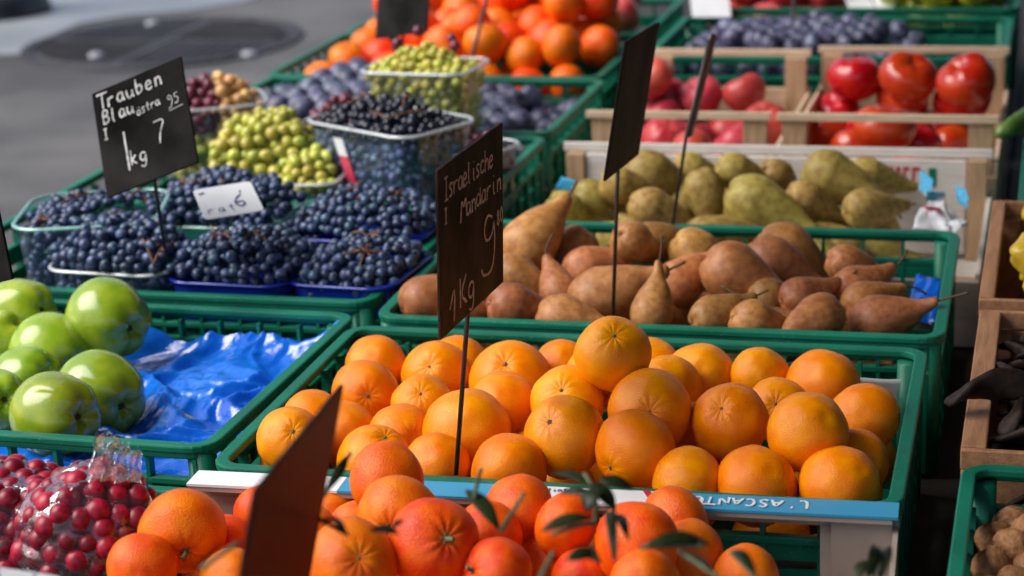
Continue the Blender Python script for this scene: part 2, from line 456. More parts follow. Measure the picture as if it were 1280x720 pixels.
# ------------------------------------------------------------------ the setting
def build_ground():
    bm = bmesh.new()
    vs = [bm.verts.new(p) for p in ((-60, -40, 0), (60, -40, 0), (60, 80, 0), (-60, 80, 0))]
    bm.faces.new(vs)
    tag(bm_obj('ground', bm, M['asphalt']), kind='structure')
    # pale wet reflection beside the manhole, painted as a lighter ground sheet
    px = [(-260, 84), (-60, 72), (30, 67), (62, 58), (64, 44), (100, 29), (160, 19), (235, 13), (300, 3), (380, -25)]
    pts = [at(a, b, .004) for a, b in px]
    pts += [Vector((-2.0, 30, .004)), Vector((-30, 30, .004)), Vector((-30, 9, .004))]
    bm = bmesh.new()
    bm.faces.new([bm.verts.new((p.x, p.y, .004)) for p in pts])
    tag(bm_obj('wet_reflection', bm, M['wetreflect']), kind='structure')
    # manhole cover
    c = at(204, 54, 0)
    R = .475
    root = empty('manhole_cover', (c.x, c.y, 0))
    tag(root, 'round dark cast iron manhole cover with three bright rivets set in the asphalt', 'manhole cover')
    prof = [(0, .009), (R - .06, .009), (R - .055, .004), (R - .045, .004), (R - .04, .010), (R - .003, .010), (R, 0.0)]
    me = lathe('iron_plate', prof, 64)
    for f in me.polygons: f.use_smooth = False
    link('iron_plate', me, M['iron'], root)
    bm = bmesh.new()
    k = 0
    for i in range(-9, 10):      # raised ribs in quadrants
        for sx, sy in ((1, 1), (-1, -1), (1, -1), (-1, 1)):
            if i <= 0: continue
            t = i * .04
            L = math.sqrt(max((R - .07) ** 2 - t * t, 0))
            if L < .05: continue
            if sx * sy > 0:
                box(bm, *(sorted((sx * .02, sx * L))), *(sorted((sy * t, sy * (t + .012)))), .0085, .014)
            else:
                box(bm, *(sorted((sx * t, sx * (t + .012)))), *(sorted((sy * .02, sy * L))), .0085, .014)
    bm_obj('raised_ribs', bm, M['iron'], root)
    for px_, py_ in ((190, 29), (120, 69), (311, 67)):
        p = at(px_, py_, .012)
        me = lathe('rivet', [(0, .012), (.010, .012), (.022, .007), (.027, 0)], 20)
        o = link('rivet', me, M['steel'], root); o.location = (p.x - c.x, p.y - c.y, .0095)
    # dark bollard foot at the upper left
    p = at(-8, 18, 0)
    root = empty('bollard', (p.x, p.y, 0))
    tag(root, 'dark round bollard foot standing in the pale painted reflection at the street edge', 'bollard')
    me = lathe('foot', smooth_profile([(0, .10), (.14, .10), (.19, .085), (.21, .05), (.22, 0)], 20), 40)
    link('foot', me, M['dark'], root)
    me = lathe('post', smooth_profile([(0, .95), (.06, .95), (.10, .9), (.105, .5), (.11, .095)], 20), 32)
    link('post', me, M['dark'], root)
    # the low tables the crates stand on
    zt = RIM - CRH - .002
    for nm, x0, x1, y0, y1, lab in (('display_table', -1.42, -.068, .86, 4.9, 'dark low trestle table carrying the green fruit crates'),
                                    ('display_table', -.066, .95, .86, 4.2, 'dark low trestle table under the walnut and pod crates at the right')):
        root = empty(nm, ((x0 + x1) / 2, (y0 + y1) / 2, 0)); tag(root, lab, 'table')
        bm = bmesh.new(); hx, hy = (x1 - x0) / 2, (y1 - y0) / 2
        box(bm, -hx, hx, -hy, hy, zt - .03, zt); bm_obj('table_top', bm, M['table'], root, bevel=.004)
        for sx in (-1, 1):
            for sy in (-1, 1):
                bm = bmesh.new(); box(bm, sx * (hx - .05) - .03, sx * (hx - .05) + .03, sy * (hy - .15) - .03, sy * (hy - .15) + .03, 0.001, zt - .031)
                bm_obj('leg', bm, M['table'], root)
    # unseen awning and curtain added to block sky light over the stall
    root = empty('shade_awning', (0, 2.2, 0)); tag(root, 'unseen grey canvas awning added over the stall to block the sky, on steel posts', 'awning')
    bm = bmesh.new()
    for (a, b, z0, z1) in ((AW_X0, 1.9, 2.08, 2.45),):
        v = [bm.verts.new(p) for p in ((a, -2.6, z0), (b, -2.6, z1), (b, 4.4, z1), (a, 4.4, z0), (a, -2.6, z0 + .01), (b, -2.6, z1 + .01), (b, 4.4, z1 + .01), (a, 4.4, z0 + .01))]
        for q in ((0, 1, 2, 3), (4, 5, 6, 7), (0, 1, 5, 4), (1, 2, 6, 5), (2, 3, 7, 6), (3, 0, 4, 7)): bm.faces.new([v[i] for i in q])
    bm_obj('shade_roof', bm, M['canvas'], root)
    bm = bmesh.new(); box(bm, 1.90, 1.91, -2.6, 4.4, .3, 2.45); bm_obj('shade_curtain', bm, M['canvas'], root)
    for x, y in ((1.86, -2.55), (1.86, 4.35), (AW_X0 + .04, -2.55), (AW_X0 + .04, 4.9)):
        bm = bmesh.new(); z = 2.08 + .37 * (x - AW_X0) / (1.9 - AW_X0)
        tube(bm, [(x, y, 0), (x, y, z - .003)], .02, n=12); bm_obj('post', bm, M['steel'], root, True)


# ------------------------------------------------------------------ crates
CRW, CRD, CRH = .592, .385, .15
AW_X0 = -1.15


def make_crate():
    W, D, H = CRW, CRD, CRH
    root = empty('fruit_crate', (0, 0, 0))
    bm = bmesh.new()
    ring(bm, W, D, .026, .0125, H - .0075, H)                     # top rim
    ring(bm, W - .004, D - .004, .024, .004, H - .0135, H - .0073)   # lip under the rim
    bm_obj('rim', bm, M['green'], root, bevel=.0018)
    bm = bmesh.new()
    ring(bm, W - .008, D - .008, .022, .009, H - .040, H - .033)    # second rail
    bm_obj('lower_rail', bm, M['green'], root, bevel=.0014)
    th = .003
    for side in range(4):
        L = (W if side % 2 == 0 else D) - .03
        off = (D if side % 2 == 0 else W) / 2 - .010
        m = Matrix.Rotation(side * PI / 2, 4, 'Z') @ Matrix.Translation((0, -off, 0))
        bm = bmesh.new()
        strips = [(.005, .030), (.042, .058), (.070, .086), (.094, H - .0402)]
        for z0, z1 in strips: box(bm, -L / 2, L / 2, 0, th, z0, z1, m)
        n = 12 if side % 2 == 0 else 8
        for i in range(n + 1):
            x = -L / 2 + .004 + (L - .008) * i / n
            box(bm, x - .0022, x + .0022, -.0055, th + .0006, .0045, H - .0395, m)      # outer ribs
            box(bm, x - .0018, x + .0018, -.006, .0046, H - .0335, H - .0135, m)   # ribs in the slot band
        if side % 2 == 1:   # hand-hold frame on the short ends
            box(bm, -.05, .05, -.004, -.0002, H - .0402 - .012, H - .0405, m)
        bm_obj('side_wall', bm, M['green'], root)
    for sx in (-1, 1):
        for sy in (-1, 1):
            bm = bmesh.new()
            cx, cy = sx * (W / 2 - .017), sy * (D / 2 - .017)
            o = rr(.024, .024, .009, 4)
            A = [bm.verts.new((cx + x, cy + y, .002)) for x, y in o]; B = [bm.verts.new((cx + x, cy + y, H - .0095)) for x, y in o]
            for k in range(len(o)): bm.faces.new((A[k], A[(k + 1) % len(o)], B[(k + 1) % len(o)], B[k]))
            bm.faces.new(A[::-1]); bm.faces.new(B)
            bm_obj('corner_post', bm, M['green'], root, True)
    bm = bmesh.new(); box(bm, -W / 2 + .011, W / 2 - .011, -D / 2 + .011, D / 2 - .011, .0005, .0042)
    bm_obj('floor_panel', bm, M['green'], root)
    return root


CRATES = {}


def place_crate(key, label, x0, y0, dz=0, rz=0, first=[None]):
    """x0,y0 = front-left corner of the rim"""
    if first[0] is None:
        first[0] = make_crate(); o = first[0]
    else:
        o = copy_tree(first[0])
    o.location = (x0 + CRW / 2, y0 + CRD / 2, RIM - CRH + dz); o.rotation_euler = (0, 0, rz)
    tag(o, label, 'crate', 'green plastic fruit crates')
    CRATES[key] = o
    return o


def wood_tray(name, label, x0, x1, y0, y1, ztop, hgt, side_drop, m_rail, m_post, m_side, front_low=None, rail_h=.011, group=None, pw=.026, front_rail=True):
    """open fruit tray: posts in the corners, a rail over each short end, low boards round it"""
    root = empty(name, ((x0 + x1) / 2, (y0 + y1) / 2, ztop - hgt)); tag(root, label, 'crate', group)
    w, d = (x1 - x0) / 2, (y1 - y0) / 2
    bh = hgt - side_drop
    for sy in (-1, 1):
        ph = hgt - rail_h - .0005
        if sy > 0 or front_rail:
            bm = bmesh.new(); box(bm, -w, w, *sorted((sy * d, sy * (d - .007))), hgt - rail_h, hgt); bm_obj('end_rail', bm, m_rail, root, bevel=.0012)
        bm = bmesh.new(); e = (front_low if (front_low is not None and sy < 0) else bh)
        box(bm, -w + .001, w - .001, *sorted((sy * (d - .001), sy * (d - .006))), .004, e); bm_obj('end_board', bm, m_rail, root, bevel=.001)
    for sx in (-1, 1):
        bm = bmesh.new(); box(bm, *sorted((sx * w, sx * (w - .006))), -d + .0075, d - .0075, .005, bh - .004); bm_obj('side_board', bm, m_side, root, bevel=.001)
        for sy in (-1, 1):
            ph = hgt - rail_h - .0005 if (sy > 0 or front_rail) else front_low
            bm = bmesh.new(); box(bm, *sorted((sx * (w - .0065), sx * (w - .006 - pw))), *sorted((sy * (d - .0065), sy * (d - .022))), 0.004, ph)
            bm_obj('corner_post', bm, m_post, root, bevel=.0012)
    bm = bmesh.new(); box(bm, -w + .007, w - .007, -d + .007, d - .007, .0005, .0038); bm_obj('base_board', bm, m_side, root)
    return root


# ------------------------------------------------------------------ packing
def settle(items, Ds, bounds, zfloor, rlo, rhi, slack, rounds=4):
    """relax in depth, then restore each fruit's apparent size, a few times"""
    for k in range(rounds):
        relax(items, bounds, zfloor, 50, .1, slack, True)
        for it, D in zip(items, Ds):
            Z = (it[0] - CAM).dot(CF); r0 = it[1][0][1]
            r1 = min(max(D * Z / F / 2, rlo), rhi); q = r1 / r0
            it[1] = [(tuple(c * q for c in off), r * q) for off, r in it[1]]


class Item:
    __slots__ = ('obj', 'sph', 'pos', 'home')


ITEMS = {}


def relax(items, bounds, zfloor, iters=60, pull=.06, slack=.97, depth=False):
    """push overlapping fruit apart (each fruit = some spheres); keeps them inside the crate walls"""
    if not items: return
    S, R, owner = [], [], []
    P = np.array([list(i[0]) for i in items]); H = P.copy()
    for k, (pos, sph) in enumerate(items):
        for off, r in sph:
            S.append(list(off)); R.append(r); owner.append(k)
    S, R, owner = np.array(S), np.array(R), np.array(owner)
    x0, x1, y0, y1 = bounds
    V = P - np.array([0, 0, CAMZ]); V /= np.linalg.norm(V, axis=1)[:, None]
    for it in range(iters):
        C = P[owner] + S
        D = C[:, None, :] - C[None, :, :]
        dist = np.linalg.norm(D, axis=2) + 1e-9
        need = (R[:, None] + R[None, :]) * slack
        pen = np.where((dist < need) & (owner[:, None] != owner[None, :]), need - dist, 0)
        mv = (D / dist[:, :, None] * pen[:, :, None] * .5)
        tot = np.zeros_like(P)
        cnt = np.zeros(len(P))
        np.add.at(tot, owner, mv.sum(1)); np.add.at(cnt, owner, (pen > 0).sum(1))
        tot /= np.maximum(1, cnt * .6)[:, None]
        back = H - P
        if depth:      # give way mostly in depth
            tl = (tot * V).sum(1)[:, None] * V; bl = (back * V).sum(1)[:, None] * V
            P += tl + (tot - tl) * .45
            P += bl * .05 + (back - bl) * .25 * (1 - .6 * it / iters)
        else:
            P += tot + back * pull * (1 - it / iters)
        C = P[owner] + S
        for lo, ax, sg in ((x0, 0, 1), (x1, 0, -1), (y0, 1, 1), (y1, 1, -1)):
            dd = (lo + R - C[:, ax]) if sg > 0 else (C[:, ax] - (lo - R))
            low = (C[:, 2] - R * .3) < RIM + .0
            dd = np.where(low, np.maximum(dd, 0), 0)
            for k in range(len(P)):
                m = dd[owner == k].max()
                if m > 0: P[k, ax] += sg * m
        dd = np.maximum(zfloor + R - C[:, 2], 0)
        for k in range(len(P)):
            m = dd[owner == k].max()
            if m > 0: P[k, 2] += m
    for k, it in enumerate(items):
        it[0] = Vector(P[k])


def visible_fill(cands, solid, cams):
    """of candidate spheres keep those that show between the solid spheres"""
    out = []
    SP = np.array([list(p) for p, r in solid]); SR = np.array([r for p, r in solid])
    rng = np.random.RandomState(3)
    U = rng.normal(size=(50, 3)); U /= np.linalg.norm(U, axis=1)[:, None]
    for p, r in cands:
        vis = 0
        for cam in cams:
            c = np.array(cam); q = np.array(list(p))
            pts = q + U * r
            pts = pts[((pts - q) @ (c - q)) > 0]
            for a in pts:
                d = c - a; L = np.linalg.norm(d); d /= L
                oc = SP - a; t = oc @ d
                d2 = (oc * oc).sum(1) - t * t
                if not np.any((t > r * .3) & (d2 < (SR * .98) ** 2)): vis += 1
        if vis >= 2: out.append((p, r))
    return out


CAMS = [(0, 0, CAMZ), (.35, 0, CAMZ), (-.35, 0, CAMZ)]


def fill_below(solid, bounds, zlo, zhi, r, seed, n=3000):
    rg = random.Random(seed)
    pts = list(solid); new = []
    x0, x1, y0, y1 = bounds
    P = [(Vector(p), q) for p, q in pts]
    for _ in range(n):
        p = Vector((rg.uniform(x0 + r, x1 - r), rg.uniform(y0 + r, y1 - r), rg.uniform(zlo + r, zhi)))
        ok = True
        for q, rq in P:
            if (p - q).length < (r + rq) * .93: ok = False; break
        if ok:
            P.append((p, r)); new.append((p, r))
    return new


def rand_quat(rg):
    return Quaternion((rg.gauss(0, 1), rg.gauss(0, 1), rg.gauss(0, 1), rg.gauss(0, 1))).normalized()


def dir_to_quat(d, spin):
    return Vector(d).normalized().to_track_quat('Z', 'Y') @ Quaternion((0, 0, 1), spin)


def drop(proto, label, cat, group, loc, quat, scale, used=set()):
    if proto not in used:
        used.add(proto); o = proto
    else:
        o = copy_tree(proto)
    o.rotation_mode = 'QUATERNION'; o.rotation_quaternion = quat
    o.location = loc; o.scale = (scale,) * 3 if not hasattr(scale, '__len__') else scale
    tag(o, label, cat, group)
    return o


# --- prototypes (unit: metres at scale 1 = radius 1)
def citrus_proto(name, kind, m, seed, squash=.93, furrow=.02, stem='calyx'):
    rg = random.Random(seed)
    prof = []
    n = 30
    for i in range(n + 1):
        a = PI * i / n
        r = math.sin(a); z = -math.cos(a) * squash
        # dimple at the stem pole and a shallow one at the other end
        z -= .085 * math.exp(-(r / .20) ** 2) * (1 if i > n / 2 else 0)
        z += .03 * math.exp(-(r / .14) ** 2) * (1 if i < n / 2 else 0)
        prof.append((r if 0 < i < n else 0, z))
    ph = rg.uniform(0, 6)

    def fn(c):
        rad = math.hypot(c.x, c.y); a = math.atan2(c.y, c.x)
        f = math.exp(-((rad - .30) / .22) ** 2) if c.z > 0 else 0
        k = 1 + furrow * f * (math.sin(a * 11 + ph) + .6 * math.sin(a * 17 + 2 * ph))
        c.z *= k
        return lump(lump(c, .05, 1.1, seed), .025, 2.4, seed + 5)
    o = link(name, lathe(name, prof, 40, fn), m)
    if stem == 'calyx':
        bm = bmesh.new()
        vs = []
        for i in range(10):
            a = 2 * PI * i / 10; r = .085 if i % 2 == 0 else .045
            vs.append(bm.verts.new((r * math.cos(a), r * math.sin(a), squash - .072)))
        top = bm.verts.new((0, 0, squash - .035)); bot = bm.verts.new((0, 0, squash - .13))
        for i in range(10):
            bm.faces.new((vs[i], vs[(i + 1) % 10], top)); bm.faces.new((vs[(i + 1) % 10], vs[i], bot))
        bm_obj('calyx', bm, M['calyx'], o)
    elif stem == 'stem':
        bm = bmesh.new()
        tube(bm, curve_pts((0, 0, squash - .12), (0.02, 0, squash + .08), (.12 * rg.uniform(-1, 1), .1, squash + .16)), .05, .06, 8)
        for i in range(5):
            a = 2 * PI * i / 5
            tube(bm, [(0.03 * math.cos(a), .03 * math.sin(a), squash - .07), (.14 * math.cos(a), .14 * math.sin(a), squash - .055)], .028, .012, 5)
        bm_obj('stem', bm, M['stemgreen'], o, True)
    elif stem == 'dot':
        bm = bmesh.new()
        tube(bm, [(0, 0, squash - .1), (0, 0, squash - .062)], .05, .04, 8); bm_obj('calyx', bm, M['calyx'], o, True)
    return o


def apple_proto(seed, m=None, name='green_apple', stem=True):
    prof = smooth_profile([(0, -.66), (.10, -.72), (.26, -.86), (.5, -.86), (.78, -.62), (.95, -.2), (1, .12), (.93, .48), (.72, .76), (.45, .86), (.24, .80), (.10, .62), (0, .52)], 34)

    def fn(c):
        a = math.atan2(c.y, c.x)
        low = max(0, -c.z)
        c = c * (1 + .045 * low * math.cos(5 * a + seed))
        c.z *= 1.02
        return lump(c, .028, .9, seed)
    o = link(name, lathe(name, prof, 40, fn), m or M['apple'])
    if stem:
        bm = bmesh.new()
        tube(bm, curve_pts((0, 0, .5), (.02, 0, .75), (.14, .05, .96)), .028, .04, 7); bm_obj('stem', bm, M['stem'], o, True)
        bm = bmesh.new()
        for i in range(5):
            a = 2 * PI * i / 5
            tube(bm, [(.07 * math.cos(a), .07 * math.sin(a), -.685), (.02 * math.cos(a + .3), .02 * math.sin(a + .3), -.80)], .045, .012, 5)
        bm_obj('calyx', bm, M['stem'], o, True)
    return o


def pear_proto(name, m, seed, L=1.0, bend=.12, neck=.40, stem_len=.9, stemcurve=.4, nar=1):
    p = [(0, -.86), (.10, -.92), (.30, -.965), (.6, -.85), (.87, -.52), (1, -.05), (.96, .28), (.80, .66 * L), (.60, 1.02 * L), (neck + .05, 1.36 * L), (neck * .88, 1.62 * L), (neck * .62, 1.80 * L), (.10, 1.86 * L), (0, 1.85 * L)]
    prof = smooth_profile(p, 36)

    def fn(c):
        c = lump(c, .06, 1.0, seed)
        z = max(c.z, 0)
        c.x += bend * z * z * .55
        a = math.atan2(c.y, c.x)
        if c.z < 0: c *= 1 + .03 * (-c.z) * math.cos(4 * a + seed)
        return c
    o = link(name, lathe(name, prof, 36, fn), m)
    top = 1.83 * L
    tx = bend * top * top * .55
    bm = bmesh.new()
    tube(bm, curve_pts((tx - .02, 0, top - .08), (tx + .05, 0, top + stem_len * .5), (tx + stemcurve, stemcurve * .4, top + stem_len), 9), .045, .055, 7)
    bm_obj('stem', bm, M['stem'], o, True)
    # a little calyx
    bm = bmesh.new()
    for i in range(5):
        a = 2 * PI * i / 5
        tube(bm, [(.05 * math.cos(a), .05 * math.sin(a), -.86), (.13 * math.cos(a), .13 * math.sin(a), -.955)], .035, .012, 5)
    bm_obj('calyx', bm, M['stem'], o, True)
    return o


def tomato_proto(seed, m=None):
    prof = smooth_profile([(0, -.70), (.3, -.74), (.65, -.62), (.93, -.25), (1, .08), (.9, .45), (.62, .68), (.3, .70), (.1, .6), (0, .56)], 30)

    def fn(c):
        a = math.atan2(c.y, c.x); k = (abs(c.z) / .7)
        c = c * (1 + .022 * k * math.cos(6 * a + seed) + .02 * math.cos(3 * a))
        return lump(c, .03, 1.0, seed)
    return link('tomato', lathe('tomato', prof, 40, fn), m or M['tomato'])


def plum_proto(seed):
    prof = smooth_profile([(0, -1.15), (.3, -1.10), (.7, -.78), (.97, -.25), (1, .1), (.85, .65), (.5, 1.03), (.2, 1.12), (0, 1.10)], 22)

    def fn(c):
        a = math.atan2(c.y, c.x)
        c = c * (1 - .05 * math.exp(-(a / .22) ** 2))
        return lump(c, .05, 1.1, seed)
    return link('plum', lathe('plum', prof, 24, fn), M['plum'])


# =================================================================== build
build_ground()
FL = RIM - CRH + .005     # top of a crate floor

place_crate('orange', 'green plastic crate heaped with oranges, with grey paper showing at its right end', -.699, 1.440, 0, .012)
place_crate('pear', 'green plastic crate of brown pears behind the oranges', -.690, 1.852, 0, .012)
place_crate('apple', 'green plastic crate half filled with green apples on blue film', -1.300, 1.478, 0, -.008)
place_crate('grape', 'green plastic crate of blue grape punnets behind the green apples', -1.296, 1.893, 0, 0)
place_crate('grape2', 'green plastic crate of mixed grape punnets in front of the plums', -1.296, 2.288, 0, 0)
place_crate('plum', 'green plastic crate of blue plums beside the tomato trays', -1.298, 2.690, 0, 0)
place_crate('ftang', 'green plastic crate heaped with bright tangerines behind the plums', -1.312, 3.085, 0, 0)
place_crate('far', 'green plastic crate of tangerines and pink apples farthest back', -1.312, 3.480, .0, 0)
place_crate('backplum', 'green plastic crate of dark plums behind the tomato trays', -.668, 3.172, .018, 0)
place_crate('back', 'green plastic crate of red apples and yellow green fruit with white cards', -.660, 3.568, .03, 0)
place_crate('currant', 'green plastic crate holding bags of red currants below the apples', -1.281, 1.055, -.022, 0)
place_crate('walnut', 'green plastic crate of walnuts at the lower right', -.064, 1.162, .0, 0)
place_crate('cucumber', 'green plastic crate with a pale green cucumber at the right edge', -.040, 2.345, .0, 0)

# ---------------- oranges: px, py, diameter px, pole px (or None), label
OR = [
    (762, 446, 98, (762, 419), 'orange crowning the pile with its button facing up'),
    (470, 458, 80, None, 'orange at the back left corner of the orange crate'),
    (545, 468, 86, (537, 455), 'orange by the back rim directly left of the black stick'),
    (640, 476, 102, (632, 450), 'orange by the back rim just right of the black stick'),
    (457, 492, 85, (463, 493), 'orange with a dark navel in the second row at the left wall'),
    (527, 508, 82, (526, 489), 'orange left of the stick behind the one with the dark spot'),
    (493, 545, 82, (511, 541), 'orange with a dark spot between the brown sign tip and the stick'),
    (628, 506, 86, None, 'orange in the second row right behind the stick'),
    (583, 541, 109, None, 'large orange crossed by the thin black price stick'),
    (701, 549, 104, (678, 525), 'large orange in the front row right of the stick orange'),
    (714, 499, 96, (704, 478), 'orange in the middle just below the crowning one, slightly left'),
    (748, 472, 88, None, 'orange tucked directly under the crowning orange'),
    (812, 514, 106, (808, 512), 'large orange in the middle with its button facing the viewer'),
    (799, 566, 104, (761, 587), 'ochre orange at the very front with its button at lower left'),
    (874, 474, 90, None, 'orange by the back rim right of the crowning orange'),
    (945, 472, 74, None, 'smaller orange by the back rim, third from the right end'),
    (838, 484, 84, None, 'orange half hidden behind the middle orange with the button'),
    (912, 528, 98, (896, 506), 'round glossy orange right of centre with a dimple at its upper left'),
    (1028, 482, 92, None, 'orange in front of the grey paper at the back right'),
    (1014, 543, 105, None, 'large orange on top at the right side of the pile'),
    (972, 512, 70, (964, 502), 'small orange wedged between the two large right hand ones'),
    (1090, 524, 90, None, 'orange leaning towards the right wall under the grey paper'),
    (1092, 577, 84, None, 'orange in the shade against the right wall of the crate'),
    (1050, 607, 106, None, 'orange in the front row at the right end behind the blue label'),
    (938, 612, 104, None, 'orange sunk behind the front rim below the round glossy one'),
    (858, 607, 80, None, 'orange low at the front between the ochre one and the sunk one'),
    (392, 527, 68, None, 'orange at the left wall behind the brown sign'),
    (358, 566, 64, None, 'small orange left of the brown sign against the left wall'),
    (326, 596, 62, (333, 580), 'lowest orange in the front left corner of the crate'),
    (428, 546, 78, None, 'orange half hidden behind the right edge of the brown sign'),
    (456, 592, 94, (472, 556), 'orange at the front behind the tangerine stack, with a dark navel'),
    (540, 590, 78, None, 'orange low at the front left of the stick foot'),
    (624, 612, 94, None, 'orange low behind the front rim right of the stick foot'),
    (700, 462, 62, None, 'small orange peeking out left behind the crowning one'),
    (815, 460, 58, None, 'small orange peeking out right behind the crowning one'),
]
oprotos = [citrus_proto('orange', 'orange', M['orange'], s, .95, .012) for s in (1, 2, 3, 4, 5)]
ORB = (-.699 + .016, -.699 + CRW - .016, 1.440 + .016, 1.440 + CRD - .016)
items = []
for (px, py, D, pole, lab) in OR:
    up = {762: .06, 812: .026, 799: .016, 1014: .022, 583: .010, 701: .018, 912: .016, 745: .02, 628: .01, 1050: .0, 527: .012, 457: .01, 714: .022, 748: .03, 700: .0, 815: .0}.get(px, 0)
    p = at(px, py, RIM - .008 + up)
    p.y = min(max(p.y, ORB[2] + .030), ORB[3] - .030)
    Z = (p - CAM).dot(CF)
    r = min(max(D * Z / F / 2, .032), .0405)
    items.append([p, [((0, 0, 0), r)]])
settle(items, [q[2] for q in OR], ORB, FL, .030, .0415, .88)
for i, ((px, py, D, pole, lab), it) in enumerate(zip(OR, items)):
    p, r = it[0], it[1][0][1]
    X, Y, Z = pixel(p)
    if pole:
        dx, dy = (pole[0] - px) * Z / F, -(pole[1] - py) * Z / F
        dz = math.sqrt(max(r * r - dx * dx - dy * dy, .0001))
        q = dir_to_quat(CR * dx + CU * dy - CF * dz, RNG.uniform(0, 6))
    else:
        q = dir_to_quat(CF * 1.7 + Vector((RNG.uniform(-1, 1), RNG.uniform(-1, 1), RNG.uniform(-1.2, .3))), RNG.uniform(0, 6))
    drop(oprotos[i % 5], lab, 'orange', 'oranges in the green crate', p, q, (r * RNG.uniform(.97, 1.03), r * RNG.uniform(.97, 1.03), r * RNG.uniform(.94, 1.02)))
if DEBUG:
    for q, it in zip(OR, items):
        X, Y, Z = pixel(it[0]); print('OR', q[:3], round(X), round(Y), round(F * 2 * it[1][0][1] / Z), 'y %.3f dz %.3f r %.4f' % (it[0].y, it[0].z - RIM, it[1][0][1]))
solid = [(it[0], it[1][0][1]) for it in items]
cand = fill_below(solid, ORB, FL, RIM - .02, .037, 5)
for p, r in visible_fill(cand, solid, CAMS):
    drop(oprotos[RNG.randrange(3)], 'orange low in the pile, mostly hidden under other oranges', 'orange', 'oranges low in the pile', p, rand_quat(RNG), r)

# ---------------- tangerines in the front box
TA = [
    (228, 664, 106, (240, 690), 'stem', 'tangerine at the left of the front pile, nearest the bag of currants'),
    (178, 708, 86, None, 'dot', 'tangerine at the lower left edge of the front pile'),
    (280, 686, 84, None, 'dot', 'tangerine just left of the brown sign'),
    (484, 602, 92, None, 'dot', 'tangerine topping the pile in front of the blue edge, no stem showing'),
    (497, 643, 102, (486, 655), 'stem', 'dull ridged tangerine with a green stem below the topmost one'),
    (546, 620, 74, None, 'dot', 'tangerine tucked right behind the dull ridged one'),
    (545, 682, 120, (566, 667), 'stem', 'large tangerine front and centre with a green stem facing forward'),
    (440, 704, 112, (455, 690), 'dot', 'large tangerine at the bottom right of the brown sign'),
    (414, 646, 58, None, 'dot', 'tangerine peeking out right of the brown sign'),
    (438, 662, 62, None, 'dot', 'paler small tangerine below the leaf right of the sign'),
    (646, 637, 86, None, 'dot', 'tangerine under the white part of the label, behind a twig'),
    (612, 668, 84, None, 'dot', 'tangerine between the large stemmed one and the upright twig'),
    (706, 660, 84, None, 'dot', 'shiny tangerine with a leaf lying across its lower side'),
    (680, 700, 74, None, 'dot', 'pale tangerine in the front row right of the stubby twig'),
    (796, 682, 106, None, 'dot', 'large tangerine under the dark leaf cluster at the right'),
    (846, 645, 86, None, 'dot', 'tangerine at the right end just below the blue label'),
    (730, 724, 80, None, 'dot', 'tangerine at the bottom edge in the middle right'),
    (617, 716, 92, (580, 706), 'stem', 'orange yellow tangerine with pale stem at the bottom middle'),
    (866, 694, 88, None, 'dot', 'deep red orange tangerine at the right end of the pile'),
    (806, 728, 88, None, 'dot', 'tangerine low in front of the large right hand one'),
    (500, 712, 64, None, 'dot', 'tangerine low between the two large front ones'),
    (396, 668, 70, None, 'dot', 'tangerine half hidden behind the brown sign'),
    (330, 640, 56, None, 'dot', 'tangerine in the dark back corner left of the sign'),
    (560, 742, 90, None, 'dot', 'tangerine cut by the bottom edge under the large stemmed one'),
    (290, 728, 84, None, 'dot', 'tangerine at the bottom edge left of the brown sign'),
    (930, 722, 84, None, 'dot', 'tangerine at the bottom right beside the pale leaf'),
]
BX0, BX1, BY0, BY1 = -.702, -.110, .93, 1.447
BZ = RIM + .0012       # top of the box
tprotos = {'stem': [citrus_proto('tangerine', 't', M['tang'], s, .86, .03, 'stem') for s in (11, 12)],
           'dot': [citrus_proto('tangerine', 't', M['tang'], s, .86, .02, 'dot') for s in (13, 14)]}
TB = (BX0 + .012, BX1 - .012, BY0 + .012, BY1 - .012)
items = []
for (px, py, D, pole, st, lab) in TA:
    up = {484: .052, 497: .034, 545: .036, 646: .022, 796: .024, 228: .02, 440: .034, 706: .014, 612: .012, 617: .02, 178: .01, 846: .006, 806: .01, 866: .0}.get(px, -.012)
    p = at(px, py, RIM - .006 + up)
    p.y = min(max(p.y, TB[2] + .028), TB[3] - .045)
    Z = (p - CAM).dot(CF)
    r = min(max(D * Z / F / 2, .025), .034)
    items.append([p, [((0, 0, 0), r)]])
settle(items, [q[2] for q in TA], TB, RIM - .17, .024, .034, .88)
for i, ((px, py, D, pole, st, lab), it) in enumerate(zip(TA, items)):
    p, r = it[0], it[1][0][1]
    X, Y, Z = pixel(p)
    if pole:
        dx, dy = (pole[0] - px) * Z / F, -(pole[1] - py) * Z / F
        dz = math.sqrt(max(r * r - dx * dx - dy * dy, .0001))
        q = dir_to_quat(CR * dx + CU * dy - CF * dz, RNG.uniform(0, 6))
    else:
        q = dir_to_quat(CF * 1.4 + Vector((RNG.uniform(-1, 1), RNG.uniform(-1, 1), RNG.uniform(-.6, .9))), RNG.uniform(0, 6))
    drop(tprotos[st][i % 2], lab, 'tangerine', 'tangerines in the front box', p, q, r * 1.03)
solid = [(it[0], it[1][0][1]) for it in items]
TB2 = (TB[0], at(905, 690, RIM - .03).x, TB[2], TB[3])
cand = fill_below(solid, TB2, RIM - .16, RIM - .035, .029, 6)
for p, r in visible_fill(cand, solid, CAMS):
    drop(tprotos['dot'][RNG.randrange(2)], 'tangerine deep in the front pile, mostly hidden under others', 'tangerine', 'tangerines deep in the front pile', p, rand_quat(RNG), r)

